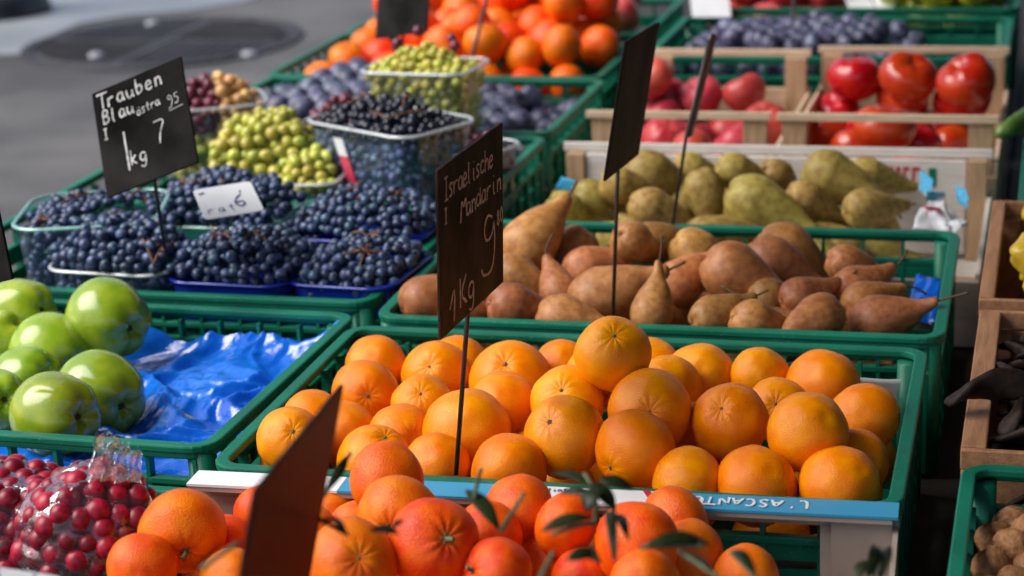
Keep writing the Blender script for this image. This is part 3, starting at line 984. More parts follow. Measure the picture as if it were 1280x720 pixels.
# the cardboard box they lie in
root = empty('cardboard_box', ((BX0 + BX1) / 2 + .015, (BY0 + BY1) / 2 - .014, RIM - .175), .046)
tag(root, 'beige cardboard fruit box with a blue and white printed edge full of tangerines', 'box')
bw, bd, bh = (BX1 - BX0) / 2, (BY1 - BY0) / 2, BZ - (RIM - .175)
for nm, a in (('front_wall', 0), ('back_wall', 1), ('left_wall', 2), ('right_wall', 3)):
    bm = bmesh.new()
    if a == 0: box(bm, -bw, bw, -bd, -bd + .004, 0, bh)
    if a == 1:
        # back wall with three hand openings under the printed edge
        xs = [-bw, -.20, -.09, .0, .105, .135, .235, bw]
        box(bm, -bw, bw, bd - .013, bd - .009, 0, bh - .085)
        for i, (xa, xb) in enumerate(zip(xs, xs[1:])):
            if i % 2 == 0: box(bm, xa, xb, bd - .013, bd - .009, bh - .0848, bh - .0142)
        box(bm, -bw, bw, bd - .013, bd - .009, bh - .014, bh - .0045)
    if a == 2: box(bm, -bw, -bw + .004, -bd + .0045, bd - .0135, 0, bh * .6)
    if a == 3: box(bm, bw - .004, bw, -bd + .0045, bd - .0135, 0, bh - .012)
    bm_obj('box_wall', bm, M['card'], root)
bm = bmesh.new(); box(bm, -bw + .0045, bw - .0045, -bd + .0045, bd - .0135, .0005, .004); bm_obj('box_floor', bm, M['card'], root)
# printed ledge folded inwards along the back
ly0, ly1 = bd - .029, bd
seg = [(at(235, 600, BZ).x, at(412, 620, BZ).x, 'white', 'white ledge end'), (at(412, 620, BZ).x + .0005, at(672, 622, BZ).x, 'blueprint', None),
       (at(672, 622, BZ).x + .0005, at(812, 628, BZ).x, 'white', None), (at(812, 628, BZ).x + .0005, BX1, 'blueprint', None)]
cx = (BX0 + BX1) / 2
for xa, xb, mm, _ in seg:
    bm = bmesh.new(); box(bm, max(xa, BX0) - cx, xb - cx, ly0, ly1, bh + .0005, bh + .0028); bm_obj('printed_ledge', bm, M[mm], root)
bm = bmesh.new(); box(bm, -bw + .0045, bw - .0045, ly0 + .001, ly1 - .0135, bh - .004, bh - .0002); bm_obj('ledge_lining', bm, M['card'], root)
# red slanting edge where white meets blue
bm = bmesh.new()
xr = seg[2][1] - cx
vs = [bm.verts.new(p) for p in ((xr - .012, ly1 - .0004, bh + .0034), (xr - .006, ly1 - .0004, bh + .0034), (xr + .008, ly0 + .0004, bh + .0034), (xr + .001, ly0 + .0004, bh + .0034))]
bm.faces.new(vs); bm_obj('red_stripe', bm, M['red'], root)
# lettering, upside down to the viewer because it reads from behind
w = Writer(0, 3)
xs = at(1012, 616, BZ).x - cx
w.text("L'ASCANTE", 0, 0, .0145, .0023, adv=.72, flip=True)
t = w.done('lettering', M['white'], root)
t.rotation_euler = (-PI / 2, 0, 0); t.location = (xs, (ly0 + ly1) / 2 + .002, bh + .0034)
# flip so that the strokes lie on the ledge with their foot away from the viewer
t.matrix_local = Matrix.Translation((xs, (ly0 + ly1) / 2 + .007, bh + .0034)) @ Matrix(((1, 0, 0, 0), (0, 0, 1, 0), (0, -1, 0, 0), (0, 0, 0, 1)))
w = Writer(0, 4)
w.text("lintonntiona", 0, 0, .006, .0014, adv=.7)
t = w.done('small_print', M['ink'], root)
t.matrix_local = Matrix.Translation((at(684, 610, BZ).x - cx, (ly0 + ly1) / 2 + .004, bh + .0034)) @ Matrix(((1, 0, 0, 0), (0, 0, 1, 0), (0, -1, 0, 0), (0, 0, 0, 1)))
# corner gusset at the right and torn paper lining
for sy in (1, -1):
    bm = bmesh.new()
    box(bm, bw - .052, bw - .0045, *sorted((sy * (bd - .0138), sy * (bd - .020))), .005, bh - .005)
    bm_obj('corner_board', bm, M['card'], root)


def sheet(name, corners, nx, ny, m, amp, freq, seed, parent=None, edge=0):
    """crumpled sheet between four world corners (bl, br, tr, tl)"""
    bm = bmesh.new(); g = []
    a, b, c, d = [Vector(q) for q in corners]
    nrm = (b - a).cross(d - a).normalized()
    for j in range(ny + 1):
        row = []
        for i in range(nx + 1):
            u, v = i / nx, j / ny
            p = (a * (1 - u) + b * u) * (1 - v) + (d * (1 - u) + c * u) * v
            q = p * freq + Vector((seed, seed * 2, 0))
            h = noise.noise(q) + .5 * noise.noise(q * 2.3)
            h = (1 - abs(h) * 1.7) * .6 + .4 * noise.noise(q * 4.1)
            p = p + nrm * amp * h
            if edge: p += (b - a).normalized() * edge * noise.noise(q * 1.7 + Vector((5, 5, 5))) + (d - a).normalized() * edge * noise.noise(q * 1.9)
            row.append(bm.verts.new(p))
        g.append(row)
    for j in range(ny):
        for i in range(nx):
            bm.faces.new((g[j][i], g[j][i + 1], g[j + 1][i + 1], g[j + 1][i]))
    o = bm_obj(name, bm, m, parent, True)
    s = o.modifiers.new('Solidify', 'SOLIDIFY'); s.thickness = .0006
    return o


o = sheet('paper_sheet', [at(890, 730, RIM - .10), at(1110, 730, RIM - .10), at(1092, 684, RIM - .045), at(880, 668, RIM - .045)], 24, 14, M['card'], .012, 14, 3, edge=.012)
tag(o, 'crumpled beige paper lining at the right end of the tangerine box', 'paper')
o = sheet('blue_paper', [at(1030, 690, RIM - .058), at(1082, 690, RIM - .058), at(1075, 678, RIM - .05), at(1036, 676, RIM - .05)], 6, 4, M['blueprint'], .003, 20, 6)
tag(o, 'scrap of blue paper behind the beige lining in the tangerine box', 'paper')


# twigs with leaves among the tangerines
def leaf_bm(bm, a, b, w, nrm, curl=.15):
    a, b = Vector(a), Vector(b)
    ax = b - a; L = ax.length; side = ax.cross(nrm).normalized(); up = side.cross(ax).normalized()
    n = 9; rows = []
    for i in range(n + 1):
        t = i / n
        ww = w * (math.sin(PI * min(t * 1.02, 1)) ** .8) * (1 - .25 * t) + .0002
        c = a + ax * t + up * (curl * L * math.sin(PI * t))
        rows.append([bm.verts.new(c + side * ww + up * ww * .35), bm.verts.new(c), bm.verts.new(c - side * ww + up * ww * .35)])
    for A, B in zip(rows, rows[1:]):
        for k in range(2): bm.faces.new((A[k], A[k + 1], B[k + 1], B[k]))


def sprig(label, stems, leaves, m=None):
    """stems: lists of (px,py,Z); leaves: ((px,py,Z),(px,py,Z),width)"""
    base = ray(*stems[0][0]) if stems else ray(*leaves[0][0])
    root = empty('leafy_twig', base); tag(root, label, 'twig', 'twigs among the tangerines')
    for s, r in stems_r(stems):
        bm = bmesh.new(); P = [ray(*q) - base for q in s]
        if len(P) == 3: P = curve_pts(*P)
        tube(bm, P, r, r * .8, 7); bm_obj('stem', bm, M['stemgreen'] if m is None else m, root, True)
    for a, b, w in leaves:
        bm = bmesh.new(); A, B = ray(*a) - base, ray(*b) - base
        leaf_bm(bm, A, B, w * .56, (CU * .7 - CF * .7 + CR * RNG.uniform(-.5, .5)), RNG.uniform(.05, .2))
        o = bm_obj('leaf', bm, M['leaf'], root, True)
        s = o.modifiers.new('Solidify', 'SOLIDIFY'); s.thickness = .0005


def stems_r(st):
    return [(q, .0016) for q in st]


sprig('upright bare twig standing before the tangerine under the white label', [[(626, 664, 1.19), (640, 640, 1.19), (656, 616, 1.19)]], [])
sprig('dark drooping leaf with a thin upright twig left of the bare twig', [[(593, 628, 1.22), (594, 608, 1.22), (602, 585, 1.22)]], [((582, 612, 1.23), (625, 664, 1.2), .011)])
sprig('dark leaf cluster hanging over the label right of the middle', [[(742, 655, 1.19), (752, 620, 1.2), (730, 592, 1.22)], [(742, 655, 1.19), (735, 650, 1.17), (690, 668, 1.15)]],
      [((690, 592, 1.24), (748, 616, 1.21), .008), ((700, 618, 1.22), (742, 620, 1.2), .008), ((736, 605, 1.21), (770, 640, 1.19), .012), ((748, 600, 1.21), (792, 612, 1.21), .009),
       ((733, 640, 1.19), (752, 610, 1.2), .012), ((676, 664, 1.16), (742, 646, 1.17), .008)])
sprig('curled pair of leaves in front of the large tangerine at the right', [[(764, 640, 1.18), (772, 655, 1.16), (768, 700, 1.13)]], [((764, 640, 1.18), (766, 698, 1.13), .006), ((770, 642, 1.18), (786, 676, 1.14), .006)])
sprig('long dark leaf lying across the right hand tangerines', [[(880, 682, 1.14), (860, 680, 1.14), (800, 684, 1.13)], [(850, 690, 1.14), (872, 704, 1.12), (898, 722, 1.1)]], [((802, 684, 1.13), (888, 681, 1.15), .009), ((852, 690, 1.14), (894, 724, 1.1), .006)])
sprig('pale green leaf tip at the right end of the tangerines', [[(914, 690, 1.13), (930, 705, 1.12), (946, 724, 1.11)]], [((914, 688, 1.13), (946, 722, 1.11), .007)], M['stemgreen'])
sprig('dark leaves sticking up in the right corner of the box', [[(1090, 726, 1.2), (1092, 705, 1.21), (1100, 684, 1.22)]], [((1084, 722, 1.2), (1092, 680, 1.22), .008), ((1100, 724, 1.2), (1114, 682, 1.22), .009), ((1070, 724, 1.19), (1086, 700, 1.2), .008)])
sprig('leafy twig poking up behind the tip of the brown sign', [[(404, 620, 1.23), (420, 595, 1.24), (438, 566, 1.25)]], [((408, 614, 1.23), (436, 568, 1.25), .006)])
sprig('short green twig with leaf end right of the brown sign', [[(399, 649, 1.18), (414, 656, 1.17), (434, 668, 1.15)]], [((402, 650, 1.18), (434, 668, 1.15), .006)])
sprig('thin twig curving over the tangerine left of the sign', [[(252, 712, 1.06), (270, 695, 1.06), (300, 678, 1.07)]], [])
sprig('stubby dark twig between the front tangerines', [[(676, 722, 1.1), (684, 705, 1.11), (692, 690, 1.12)]], [((708, 700, 1.12), (745, 690, 1.13), .008), ((728, 690, 1.14), (752, 706, 1.12), .008)])
sprig('dark leaf under the stem of the dull ridged tangerine', [], [((462, 662, 1.13), (500, 668, 1.12), .007), ((490, 660, 1.12), (505, 650, 1.12), .004)])

# ---------------- grey paper lining + blue liner in the orange crate
o = sheet('paper_liner', [at(950, 520, RIM - .085), at(1140, 540, RIM - .085), (-.125, 1.802, RIM - .024), (-.30, 1.796, RIM - .024)], 20, 12, M['paper'], .003, 8, 4)
tag(o, 'grey white paper sheet lining the back right corner of the orange crate', 'paper')
o = sheet('blue_liner', [(-.676, 1.50, RIM - .11), (-.676, 1.74, RIM - .11), (-.678, 1.74, RIM - .05), (-.678, 1.52, RIM - .06)], 12, 6, M['blueprint'], .003, 15, 5)
tag(o, 'blue paper liner along the left wall of the orange crate', 'paper')

# ---------------- green apples and the blue film
APB = (-1.300 + .014, -1.300 + CRW - .014, 1.478 + .014, 1.478 + CRD - .014)
AP = [
    (36, 386, 88, (.95, -.1, .2), 'green apple at the back left of the apple crate'),
    (128, 404, 106, (.9, -.35, -.15), 'tall green apple at the back right against the blue film'),
    (74, 438, 104, (.85, -.45, -.2), 'green apple in the middle of the crate with a dark hollow at its right'),
    (2, 426, 76, (.6, .2, .6), 'green apple cut by the left edge, second row'),
    (126, 494, 112, (.9, -.4, -.15), 'large green apple in front beside the blue film'),
    (34, 476, 88, (.8, -.2, .3), 'green apple with a small sticker at its left'),
    (70, 518, 106, (.9, -.3, .1), 'green apple lowest at the front rim beside the bag end'),
    (-4, 502, 66, (.6, -.5, .3), 'green apple in the front left corner, mostly out of view'),
]
aprotos = [apple_proto(s) for s in (1, 2, 3)]
items = []
for (px, py, D, ax, lab) in AP:
    r = .040
    zc = RIM + {36: .0, 128: .004, 74: -.018, 2: -.018, 126: -.022, 34: -.022, 70: -.008}.get(px, -.01)
    p = at(px, py, zc)
    yl, yh = APB[2] + r, APB[3] - r
    p.y = min(max(p.y, yl), yh)
    Z = (p - CAM).dot(CF)
    r = min(max(D * Z / F / 2, .035), .042)
    items.append([p, [((0, 0, 0), r * .97)]])
settle(items, [q[2] for q in AP], APB, RIM - .1, .032, .043, .80)
for i, ((px, py, D, ax, lab), it) in enumerate(zip(AP, items)):
    if px < -20: continue
    r = it[1][0][1]
    # the calyx end (local -Z) points the way given, mostly to the right
    q = dir_to_quat(-Vector(ax), RNG.uniform(0, 6))
    o = drop(aprotos[i % 3], lab, 'apple', 'green apples in the crate', it[0], q, r * 1.02)
    if 'sticker' in lab:
        pass
# film
def film():
    x0, x1, y0, y1 = APB
    y0 += .006
    bm = bmesh.new(); nx, ny = 200, 140; g = []
    for j in range(ny + 1):
        row = []
        for i in range(nx + 1):
            x = x0 + .001 + (x1 - x0 - .002) * i / nx; y = y0 + .001 + (y1 - y0 - .002) * j / ny
            wv = Vector((noise.noise(Vector((x * 9, y * 9, 1))), noise.noise(Vector((x * 9, y * 9, 7))), 0))
            q = Vector((x * 10 + y * 5, y * 8 - x * 3, 0)) + wv * .9
            d1 = noise.voronoi(q)[0]; h1 = min(d1[1] - d1[0], .45)
            q2 = Vector((x * 30 - y * 15, y * 22 + x * 9, 4.2)) + wv * 2.2
            d2 = noise.voronoi(q2)[0]; h2 = min(d2[1] - d2[0], .5)
            h3 = 1 - abs(noise.noise(q2 * 1.7)) * 2.2
            z = RIM - .036 - .034 * h1 - .013 * h2 + .0022 * h3
            e = min(i, nx - i) / 16; f = min(j, ny - j) / 14
            z += .020 * max(0, 1 - e) ** 2 + .014 * max(0, 1 - f) ** 2 * (1 if j > ny / 2 else -.8)
            row.append(bm.verts.new((x, y, z)))
        g.append(row)
    for j in range(ny):
        for i in range(nx): bm.faces.new((g[j][i], g[j][i + 1], g[j + 1][i + 1], g[j + 1][i]))
    o = bm_obj('plastic_film', bm, M['bluefilm'], None, True)
    tag(o, 'wrinkled glossy blue plastic film lining the empty half of the apple crate', 'film')


film()
bm = bmesh.new()
a = at(225, 516, RIM - .047)
tube(bm, curve_pts(a, at(240, 521, RIM - .045), at(252, 531, RIM - .046)), .0012, .0016, 6)
tag(bm_obj('loose_stem', bm, M['stemgreen'], None, True), 'small dry stem lying on the blue film', 'stem')

# ---------------- pears: body px, tip px, diameter px, depth sign of tip, label
PB = [
    (660, 306, 78, 716, 248, .3, 0, 'pear at the left end standing up with its neck to the upper right'),
    (716, 314, 70, 690, 350, -.5, 1, 'round pear leaning neck down right of the upright left one'),
    (642, 344, 62, 686, 362, -.3, 2, 'reddish pear lying low beside the chalk sign edge'),
    (733, 336, 66, 800, 326, 0, 3, 'pear lying across the middle with a long curved stem'),
    (752, 372, 84, 846, 344, -.2, 0, 'large light brown pear lying in front of the stick, neck right'),
    (789, 302, 56, 815, 316, .8, 1, 'yellowish pear behind the stick'),
    (826, 288, 60, 872, 274, .1, 3, 'olive brown pear at the back rim with a raised stem'),
    (868, 318, 70, 900, 340, .6, 2, 'round light pear at the back right of the second stick'),
    (848, 354, 66, 888, 330, .2, 0, 'dark brown pear leaning neck up in the middle'),
    (814, 392, 58, 827, 358, 0, 3, 'narrow pear at the front rim with its stem straight up'),
    (916, 342, 84, 982, 378, -.2, 1, 'big dark brown pear right of the middle, neck down right'),
    (966, 326, 70, 1028, 354, -.1, 2, 'orange brown pear behind the big dark one, stem to the right'),
    (988, 298, 82, 1042, 334, -.2, 3, 'large brown pear topping the pile at the back right'),
    (1058, 330, 50, 1090, 340, .3, 0, 'small orange pear behind the large brown one'),
    (1066, 362, 62, 1142, 338, .1, 1, 'brown pear pointing its neck to the back right corner'),
    (1078, 378, 58, 1146, 348, 0, 2, 'slim purplish pear lying over the front right pears'),
    (1094, 402, 70, 1166, 382, -.1, 3, 'front right pear with a long stem over the crate edge'),
    (1020, 404, 68, 990, 424, -.4, 0, 'round pear at the front rim right of centre'),
    (1000, 372, 48, 1024, 366, .2, 1, 'small reddish pear tip between the right hand pears'),
    (938, 400, 62, 975, 408, 0, 2, 'yellow ochre pear low at the front rim'),
    (893, 400, 58, 940, 384, 0, 0, 'dark orange pear at the front rim with its neck to the right'),
    (530, 382, 70, 585, 352, .3, 1, 'pale pear behind the chalk sign at the left front'),
    (640, 386, 66, 672, 392, 0, 2, 'deep orange pear just right of the chalk sign'),
    (694, 402, 66, 740, 410, -.2, 3, 'pale pear bottom showing at the front rim left of the stick'),
    (597, 352, 70, 640, 330, .3, 0, 'pear mostly hidden behind the chalk sign'),
    (556, 406, 60, 590, 412, 0, 1, 'flat lying pear at the front rim behind the chalk sign'),
    (700, 368, 56, 690, 345, .4, 2, 'dull pear wedged below the round leaning one'),
    (960, 372, 54, 990, 380, .3, 3, 'shadowed pear under the big dark brown one'),
]
PEB = (-.690 + .014, -.690 + CRW - .014, 1.852 + .014, 1.852 + CRD - .014)
pprotos = [pear_proto('brown_pear', M['pearbrown'], s, L, b, nk, sl, scv) for s, L, b, nk, sl, scv in ((1, 1.26, .10, .32, .6, .15), (2, 1.16, .14, .36, .8, .5), (3, 1.2, .06, .33, .9, .7), (4, 1.32, .15, .29, 1.2, .3))]


def pears(lst, protos, bounds, rbase, zlo, zhi, cat, group, grow=1.04, slim=.90):
    items = []; info = []
    for (px, py, D, tx, ty, s, k, lab) in lst:
        p = at(px, py, (zlo + zhi) / 2 + .012 * math.sin(px * .05))
        p.y = min(max(p.y, bounds[2] + rbase * .8), bounds[3] - rbase * .8)
        Z = (p - CAM).dot(CF)
        r = min(max(D * Z / F / 2, rbase * .72), rbase * 1.15)
        L = 2.05 * r
        v2 = (CR * (tx - px) - CU * (ty - py)) * (Z / F)
        l2 = v2.length
        if l2 > L * .52: ax = (v2.normalized() + CF * (.22 if s >= 0 else -.22)).normalized()
        else:
            dz = math.sqrt(L * L - l2 * l2) * (1 if s >= 0 else -1)
            ax = (v2 + CF * dz * (abs(s) * .7 if abs(s) > .05 else .2)).normalized()
        sph = [((0, 0, 0), r), (tuple(ax * r * .85), r * .70), (tuple(ax * r * 1.75), r * .36)]
        items.append([p, sph]); info.append((ax, r))
    settle(items, [q[2] * slim for q in lst], bounds, zlo - rbase * .8, rbase * .7, rbase * 1.15, .84)
    solid = []
    for i, ((px, py, D, tx, ty, s, k, lab), it, (ax, r)) in enumerate(zip(lst, items, info)):
        r = it[1][0][1]
        drop(protos[k % len(protos)], lab, cat, group, it[0], dir_to_quat(ax, RNG.uniform(0, 6)), r * grow)
        solid += [(Vector(it[0]) + Vector(o), q) for o, q in it[1]]
    return solid


solid = pears(PB, pprotos, PEB, .0305, RIM - .05, RIM + .034, 'pear', 'brown pears in the crate')
cand = fill_below(solid, (PEB[0] + .045, PEB[1] - .06, PEB[2] + .03, PEB[3] - .03), RIM - .12, RIM - .035, .031, 8, 1500)
for p, r in visible_fill(cand, solid, CAMS):
    drop(pprotos[RNG.randrange(4)], 'brown pear deep in the crate, mostly hidden under others', 'pear', 'brown pears deep in the crate', p, dir_to_quat((RNG.uniform(-1, 1), RNG.uniform(-.6, .6), .25), RNG.uniform(0, 6)), r * .98)
# blue scraps in that crate
o = sheet('blue_scrap', [at(1128, 405, RIM - .06), at(1170, 408, RIM - .06), at(1176, 352, RIM - .03), at(1146, 350, RIM - .035)], 10, 10, M['bluefilm'], .012, 26, 9)
tag(o, 'crumpled blue plastic scrap in the right end of the brown pear crate', 'film')

# ---------------- white wooden tray with olive pears
wood_tray('white_tray', 'white wooden tray of olive green pears with red print on its back board', -.668, -.078, 2.252, 2.625, RIM + .004, .155, .058, M['whitewood'], M['woodend'], M['whitewood'], front_low=.085, rail_h=.012, front_rail=False)
WT = [o for o in bpy.data.objects if o.name.startswith('white_tray') and o.parent is None][0]
# printed back board inside (red marks and one green mark)
bm = bmesh.new(); box(bm, -.294 + .033, .294 - .033, .1805 - .0095, .1805 - .0015, .012, .1415); bm_obj('back_board', bm, M['whitewood'], WT, bevel=.001)
bm = bmesh.new()
rg = random.Random(4)
x = .112
for wv in (.008, .004, .010, .006, .009, .005, .008, .010):
    z0, z1 = .112, .132
    box(bm, x, x + wv * .35, .1703, .1708, z0, z1); box(bm, x + wv * .35, x + wv, .1703, .1708, z1 - .005, z1)
    if rg.random() < .5: box(bm, x + wv * .6, x + wv, .1703, .1708, z0, z1 - .0052)
    x += wv + .004
bm_obj('red_print', bm, M['red'], WT)
bm = bmesh.new(); box(bm, .212, .222, .1703, .1708, .105, .131); bm_obj('green_print', bm, M['green'], WT)

GP = [
    (742, 250, 66, 770, 266, .3, 0, 'beige pear at the left end of the white tray'),
    (810, 218, 76, 866, 246, .2, 1, 'large olive pear left of the thin sign, neck to the right'),
    (812, 260, 62, 860, 276, .1, 2, 'olive pear at the front of the white tray by the stick'),
    (872, 200, 54, 905, 214, .5, 0, 'small green pear at the back behind the thin sign'),
    (880, 236, 62, 892, 278, -.3, 1, 'brownish pear standing neck down in the middle of the tray'),
    (918, 214, 56, 962, 226, .2, 2, 'pale olive pear in the second row right of the middle'),
    (944, 252, 84, 1016, 286, -.1, 0, 'big olive green pear at the front middle of the white tray'),
    (982, 198, 58, 1004, 214, .6, 1, 'pear at the back board right of the middle'),
    (1036, 220, 78, 1090, 248, -.1, 2, 'brown olive pear on top with its round end to the left'),
    (1086, 216, 58, 1154, 236, .1, 0, 'long pear at the back right pointing to the white wrapper'),
    (1080, 262, 62, 1150, 252, 0, 1, 'ribbed green pear at the front right of the white tray'),
    (1004, 250, 50, 1036, 270, .3, 2, 'pear low between the big green one and the brown olive one'),
    (706, 262, 50, 730, 280, .2, 1, 'pale pear end at the left side board of the white tray'),
    (770, 234, 50, 800, 240, .4, 2, 'light pear behind the left stick in the white tray'),
]
gprotos = [pear_proto('olive_pear', M['peargreen'], s, L, b, nk, .4, .2) for s, L, b, nk in ((5, 1.42, .11, .36), (6, 1.32, .07, .40), (7, 1.5, .13, .33))]
GPB = (-.655, -.155, 2.262, 2.60)
solid = pears(GP, gprotos, GPB, .0345, RIM - .05, RIM + .02, 'pear', 'olive pears in the white tray', 1.04, .82)
cand = fill_below(solid, (GPB[0] + .04, GPB[1] - .03, GPB[2] + .03, GPB[3] - .03), RIM - .14, RIM - .05, .034, 9, 1200)
for p, r in visible_fill(cand, solid, CAMS):
    drop(gprotos[RNG.randrange(3)], 'olive pear deep in the white tray, mostly hidden under others', 'pear', 'olive pears deep in the tray', p, dir_to_quat((RNG.uniform(-1, 1), RNG.uniform(-.6, .6), .25), RNG.uniform(0, 6)), r * .95)
# white wrappers with blue/red/yellow bits
root = empty('plastic_wrapper', at(1180, 270, RIM - .06)); tag(root, 'crumpled white plastic wrappers with blue and red print at the right of the olive pears', 'wrapper')
b0 = root.location
for (c4, mm, amp) in ((((1150, 226), (1172, 246), (1212, 276), (1190, 292)), 'white', .014), (((1140, 290), (1196, 290), (1180, 256), (1150, 262)), 'white', .012),
                      (((1150, 240), (1166, 246), (1168, 226), (1152, 214)), 'blueprint', .006), (((1156, 250), (1182, 246), (1180, 240), (1158, 238)), 'blueprint', .004),
                      (((1150, 264), (1180, 268), (1176, 258), (1156, 256)), 'redtape', .004), (((1196, 250), (1212, 262), (1212, 236), (1196, 232)), 'blueprint', .006)):
    z = [RIM - .022, RIM - .022, RIM - .005, RIM - .005]
    o = sheet('wrapper_piece', [at(q[0], q[1], zz + (.008 if mm != 'white' else 0)) - b0 for q, zz in zip(c4, z)], 12, 8, M[mm], amp, 30, RNG.uniform(0, 9), root)
o = sheet('blue_label', [at(694, 236, RIM - .02), at(716, 240, RIM - .02), at(722, 226, RIM), at(704, 220, RIM)], 6, 6, M['blueprint'], .004, 30, 2)
tag(o, 'small blue label scrap at the left side of the white tray', 'paper')

# ---------------- tomato trays
TZ = RIM + .045
wood_tray('wooden_tray', 'pale wooden tray of tomatoes tinted by reflection, left one of the two tomato trays', -.640, -.378, 2.642, 3.105, TZ, .17, .062, M['wood'], M['woodend'], M['wood'], front_low=.085, group='wooden tomato trays', pw=.034)
wood_tray('wooden_tray', 'pale wooden tray of glossy red tomatoes, right one of the two tomato trays', -.370, -.072, 2.642, 3.135, TZ, .17, .062, M['wood'], M['woodend'], M['wood'], front_low=.085, group='wooden tomato trays', pw=.034)
TO = [
    (1061, 113, 62, 'R', 'tomato at the back left of the right tray'), (1050, 134, 54, 'R', 'tomato under the back left one of the right tray'),
    (1135, 98, 66, 'R', 'tomato at the top middle of the right tray'), (1128, 126, 62, 'R', 'tomato just below the top middle one, behind the front rail'),
    (1209, 102, 68, 'R', 'orange tinged tomato at the back right of the right tray'), (1204, 126, 66, 'R', 'tomato below the orange tinged one near the right post'),
    (1034, 165, 60, 'R', 'tomato under the front rail at the left of the right tray'), (1106, 162, 70, 'R', 'tomato under the front rail in the middle of the right tray'), (1182, 164, 62, 'R', 'tomato under the front rail at the right of the right tray'),
    (826, 118, 50, 'L', 'tomato behind the dark board in the left tray'), (873, 122, 52, 'L', 'tomato with a bluish label at the thin sign in the left tray'), (928, 124, 50, 'L', 'tomato at the back right of the left tray'),
    (757, 164, 50, 'L', 'tomato under the rail at the left post of the left tray'), (838, 166, 60, 'L', 'tomato under the rail in the middle of the left tray'), (908, 164, 62, 'L', 'tomato under the rail at the right of the left tray'), (800, 160, 52, 'L', 'tomato half behind the dark board under the rail'),
    (790, 122, 46, 'L', 'tomato at the back left of the left tray, behind the dark board'),
]
toprotos = [tomato_proto(s) for s in (1, 2, 3)]
treflect = [tomato_proto(s, M['tomatoreflect']) for s in (4, 5, 6)]
items = []
for (px, py, D, tr, lab) in TO:
    D *= 1.08; r = .043
    Z = F * 2 * r / D
    p = ray(px, py, Z)
    b = (-.628, -.392, 2.66, 3.08) if tr == 'L' else (-.358, -.086, 2.66, 3.10)
    yl, yh = b[2] + r, b[3] - r
    if p.y > yh: p = ray(px, py, Z * yh / p.y)
    if p.y < yl: p = ray(px, py, Z * yl / p.y)
    if p.z < TZ - .115: p = at(px, py, TZ - .115)
    Z = (p - CAM).dot(CF)
    items.append([p, [((0, 0, 0), min(max(D * Z / F / 2, .034), .045))]])
relax(items, (-.64, -.07, 2.65, 3.12), TZ - .165, 60, .15, .9)
for i, ((px, py, D, tr, lab), it) in enumerate(zip(TO, items)):
    drop((treflect if tr == 'L' else toprotos)[i % 3], lab, 'tomato', 'tomatoes in the wooden trays', it[0], dir_to_quat((RNG.uniform(-.6, .6), RNG.uniform(-.6, .6), 1), RNG.uniform(0, 6)), it[1][0][1] * 1.03)
solid = [(it[0], it[1][0][1]) for it in items]
for bb, sd in (((-.628, -.392, 2.66, 3.08), 21), ((-.358, -.086, 2.66, 3.10), 22)):
    cand = fill_below(solid, bb, TZ - .165, TZ - .085, .038, sd, 900)
    for p, r in visible_fill(cand, solid, CAMS):
        drop((treflect if sd == 21 else toprotos)[RNG.randrange(3)], 'tomato low in a wooden tray, mostly hidden under others', 'tomato', 'tomatoes low in the trays', p, rand_quat(RNG), r)


# ---------------- mounds of small fruit, placed by packing
def mound(bounds, top, r, seed, n=4000, jit=.12, zlo=None, relax_it=50):
    """random packing whose upper surface follows top(x,y); keeps the two uppermost layers"""
    rg = random.Random(seed); x0, x1, y0, y1 = bounds
    P = []
    s = 2 * r * .94
    lay = 0
    z = zlo if zlo is not None else RIM - .1
    zmax = max(top(x0 + (x1 - x0) * i / 8, y0 + (y1 - y0) * j / 8) for i in range(9) for j in range(9))
    while z < zmax:
        j = 0; y = y0 + r + (lay % 2) * r * .6
        while y < y1 - r * .8:
            x = x0 + r + (j % 2) * r + (lay % 3) * r * .6
            while x < x1 - r * .8:
                q = Vector((x + rg.gauss(0, jit * r), y + rg.gauss(0, jit * r), z + rg.gauss(0, jit * r)))
                t = top(q.x, q.y)
                if t - 3.1 * r < q.z < t - r * .6: P.append(q)
                x += s
            y += s * .87; j += 1
        z += s * .82; lay += 1
    items = [[p, [((0, 0, 0), r * rg.uniform(.9, 1.06))]] for p in P]
    relax(items, bounds, (zlo or RIM - .1) - r, relax_it, .05, .93)
    return [(it[0], it[1][0][1]) for it in items]


def keep_visible(fr):
    out = []
    for i, (p, r) in enumerate(fr):
        out.append((p, r))
    SP = np.array([list(p) for p, r in fr]); SR = np.array([r for p, r in fr])
    rng = np.random.RandomState(5); U = rng.normal(size=(36, 3)); U /= np.linalg.norm(U, axis=1)[:, None]
    keep = []
    for i, (p, r) in enumerate(fr):
        q = np.array(list(p)); vis = 0
        for cam in CAMS:
            c = np.array(cam); pts = q + U * r; pts = pts[((pts - q) @ (c - q)) > 0]
            for a in pts:
                d = c - a; d /= np.linalg.norm(d)
                oc = SP - a; t = oc @ d; d2 = (oc * oc).sum(1) - t * t
                hit = (t > 0) & (d2 < (SR * .97) ** 2); hit[i] = False
                if not hit.any(): vis += 1
        if vis >= 2: keep.append((p, r))
    return keep


ORD = ['first', 'second', 'third', 'fourth', 'fifth', 'sixth', 'seventh', 'eighth', 'ninth', 'tenth', 'eleventh', 'twelfth', 'thirteenth', 'fourteenth', 'fifteenth', 'sixteenth', 'seventeenth', 'eighteenth', 'nineteenth', 'twentieth']


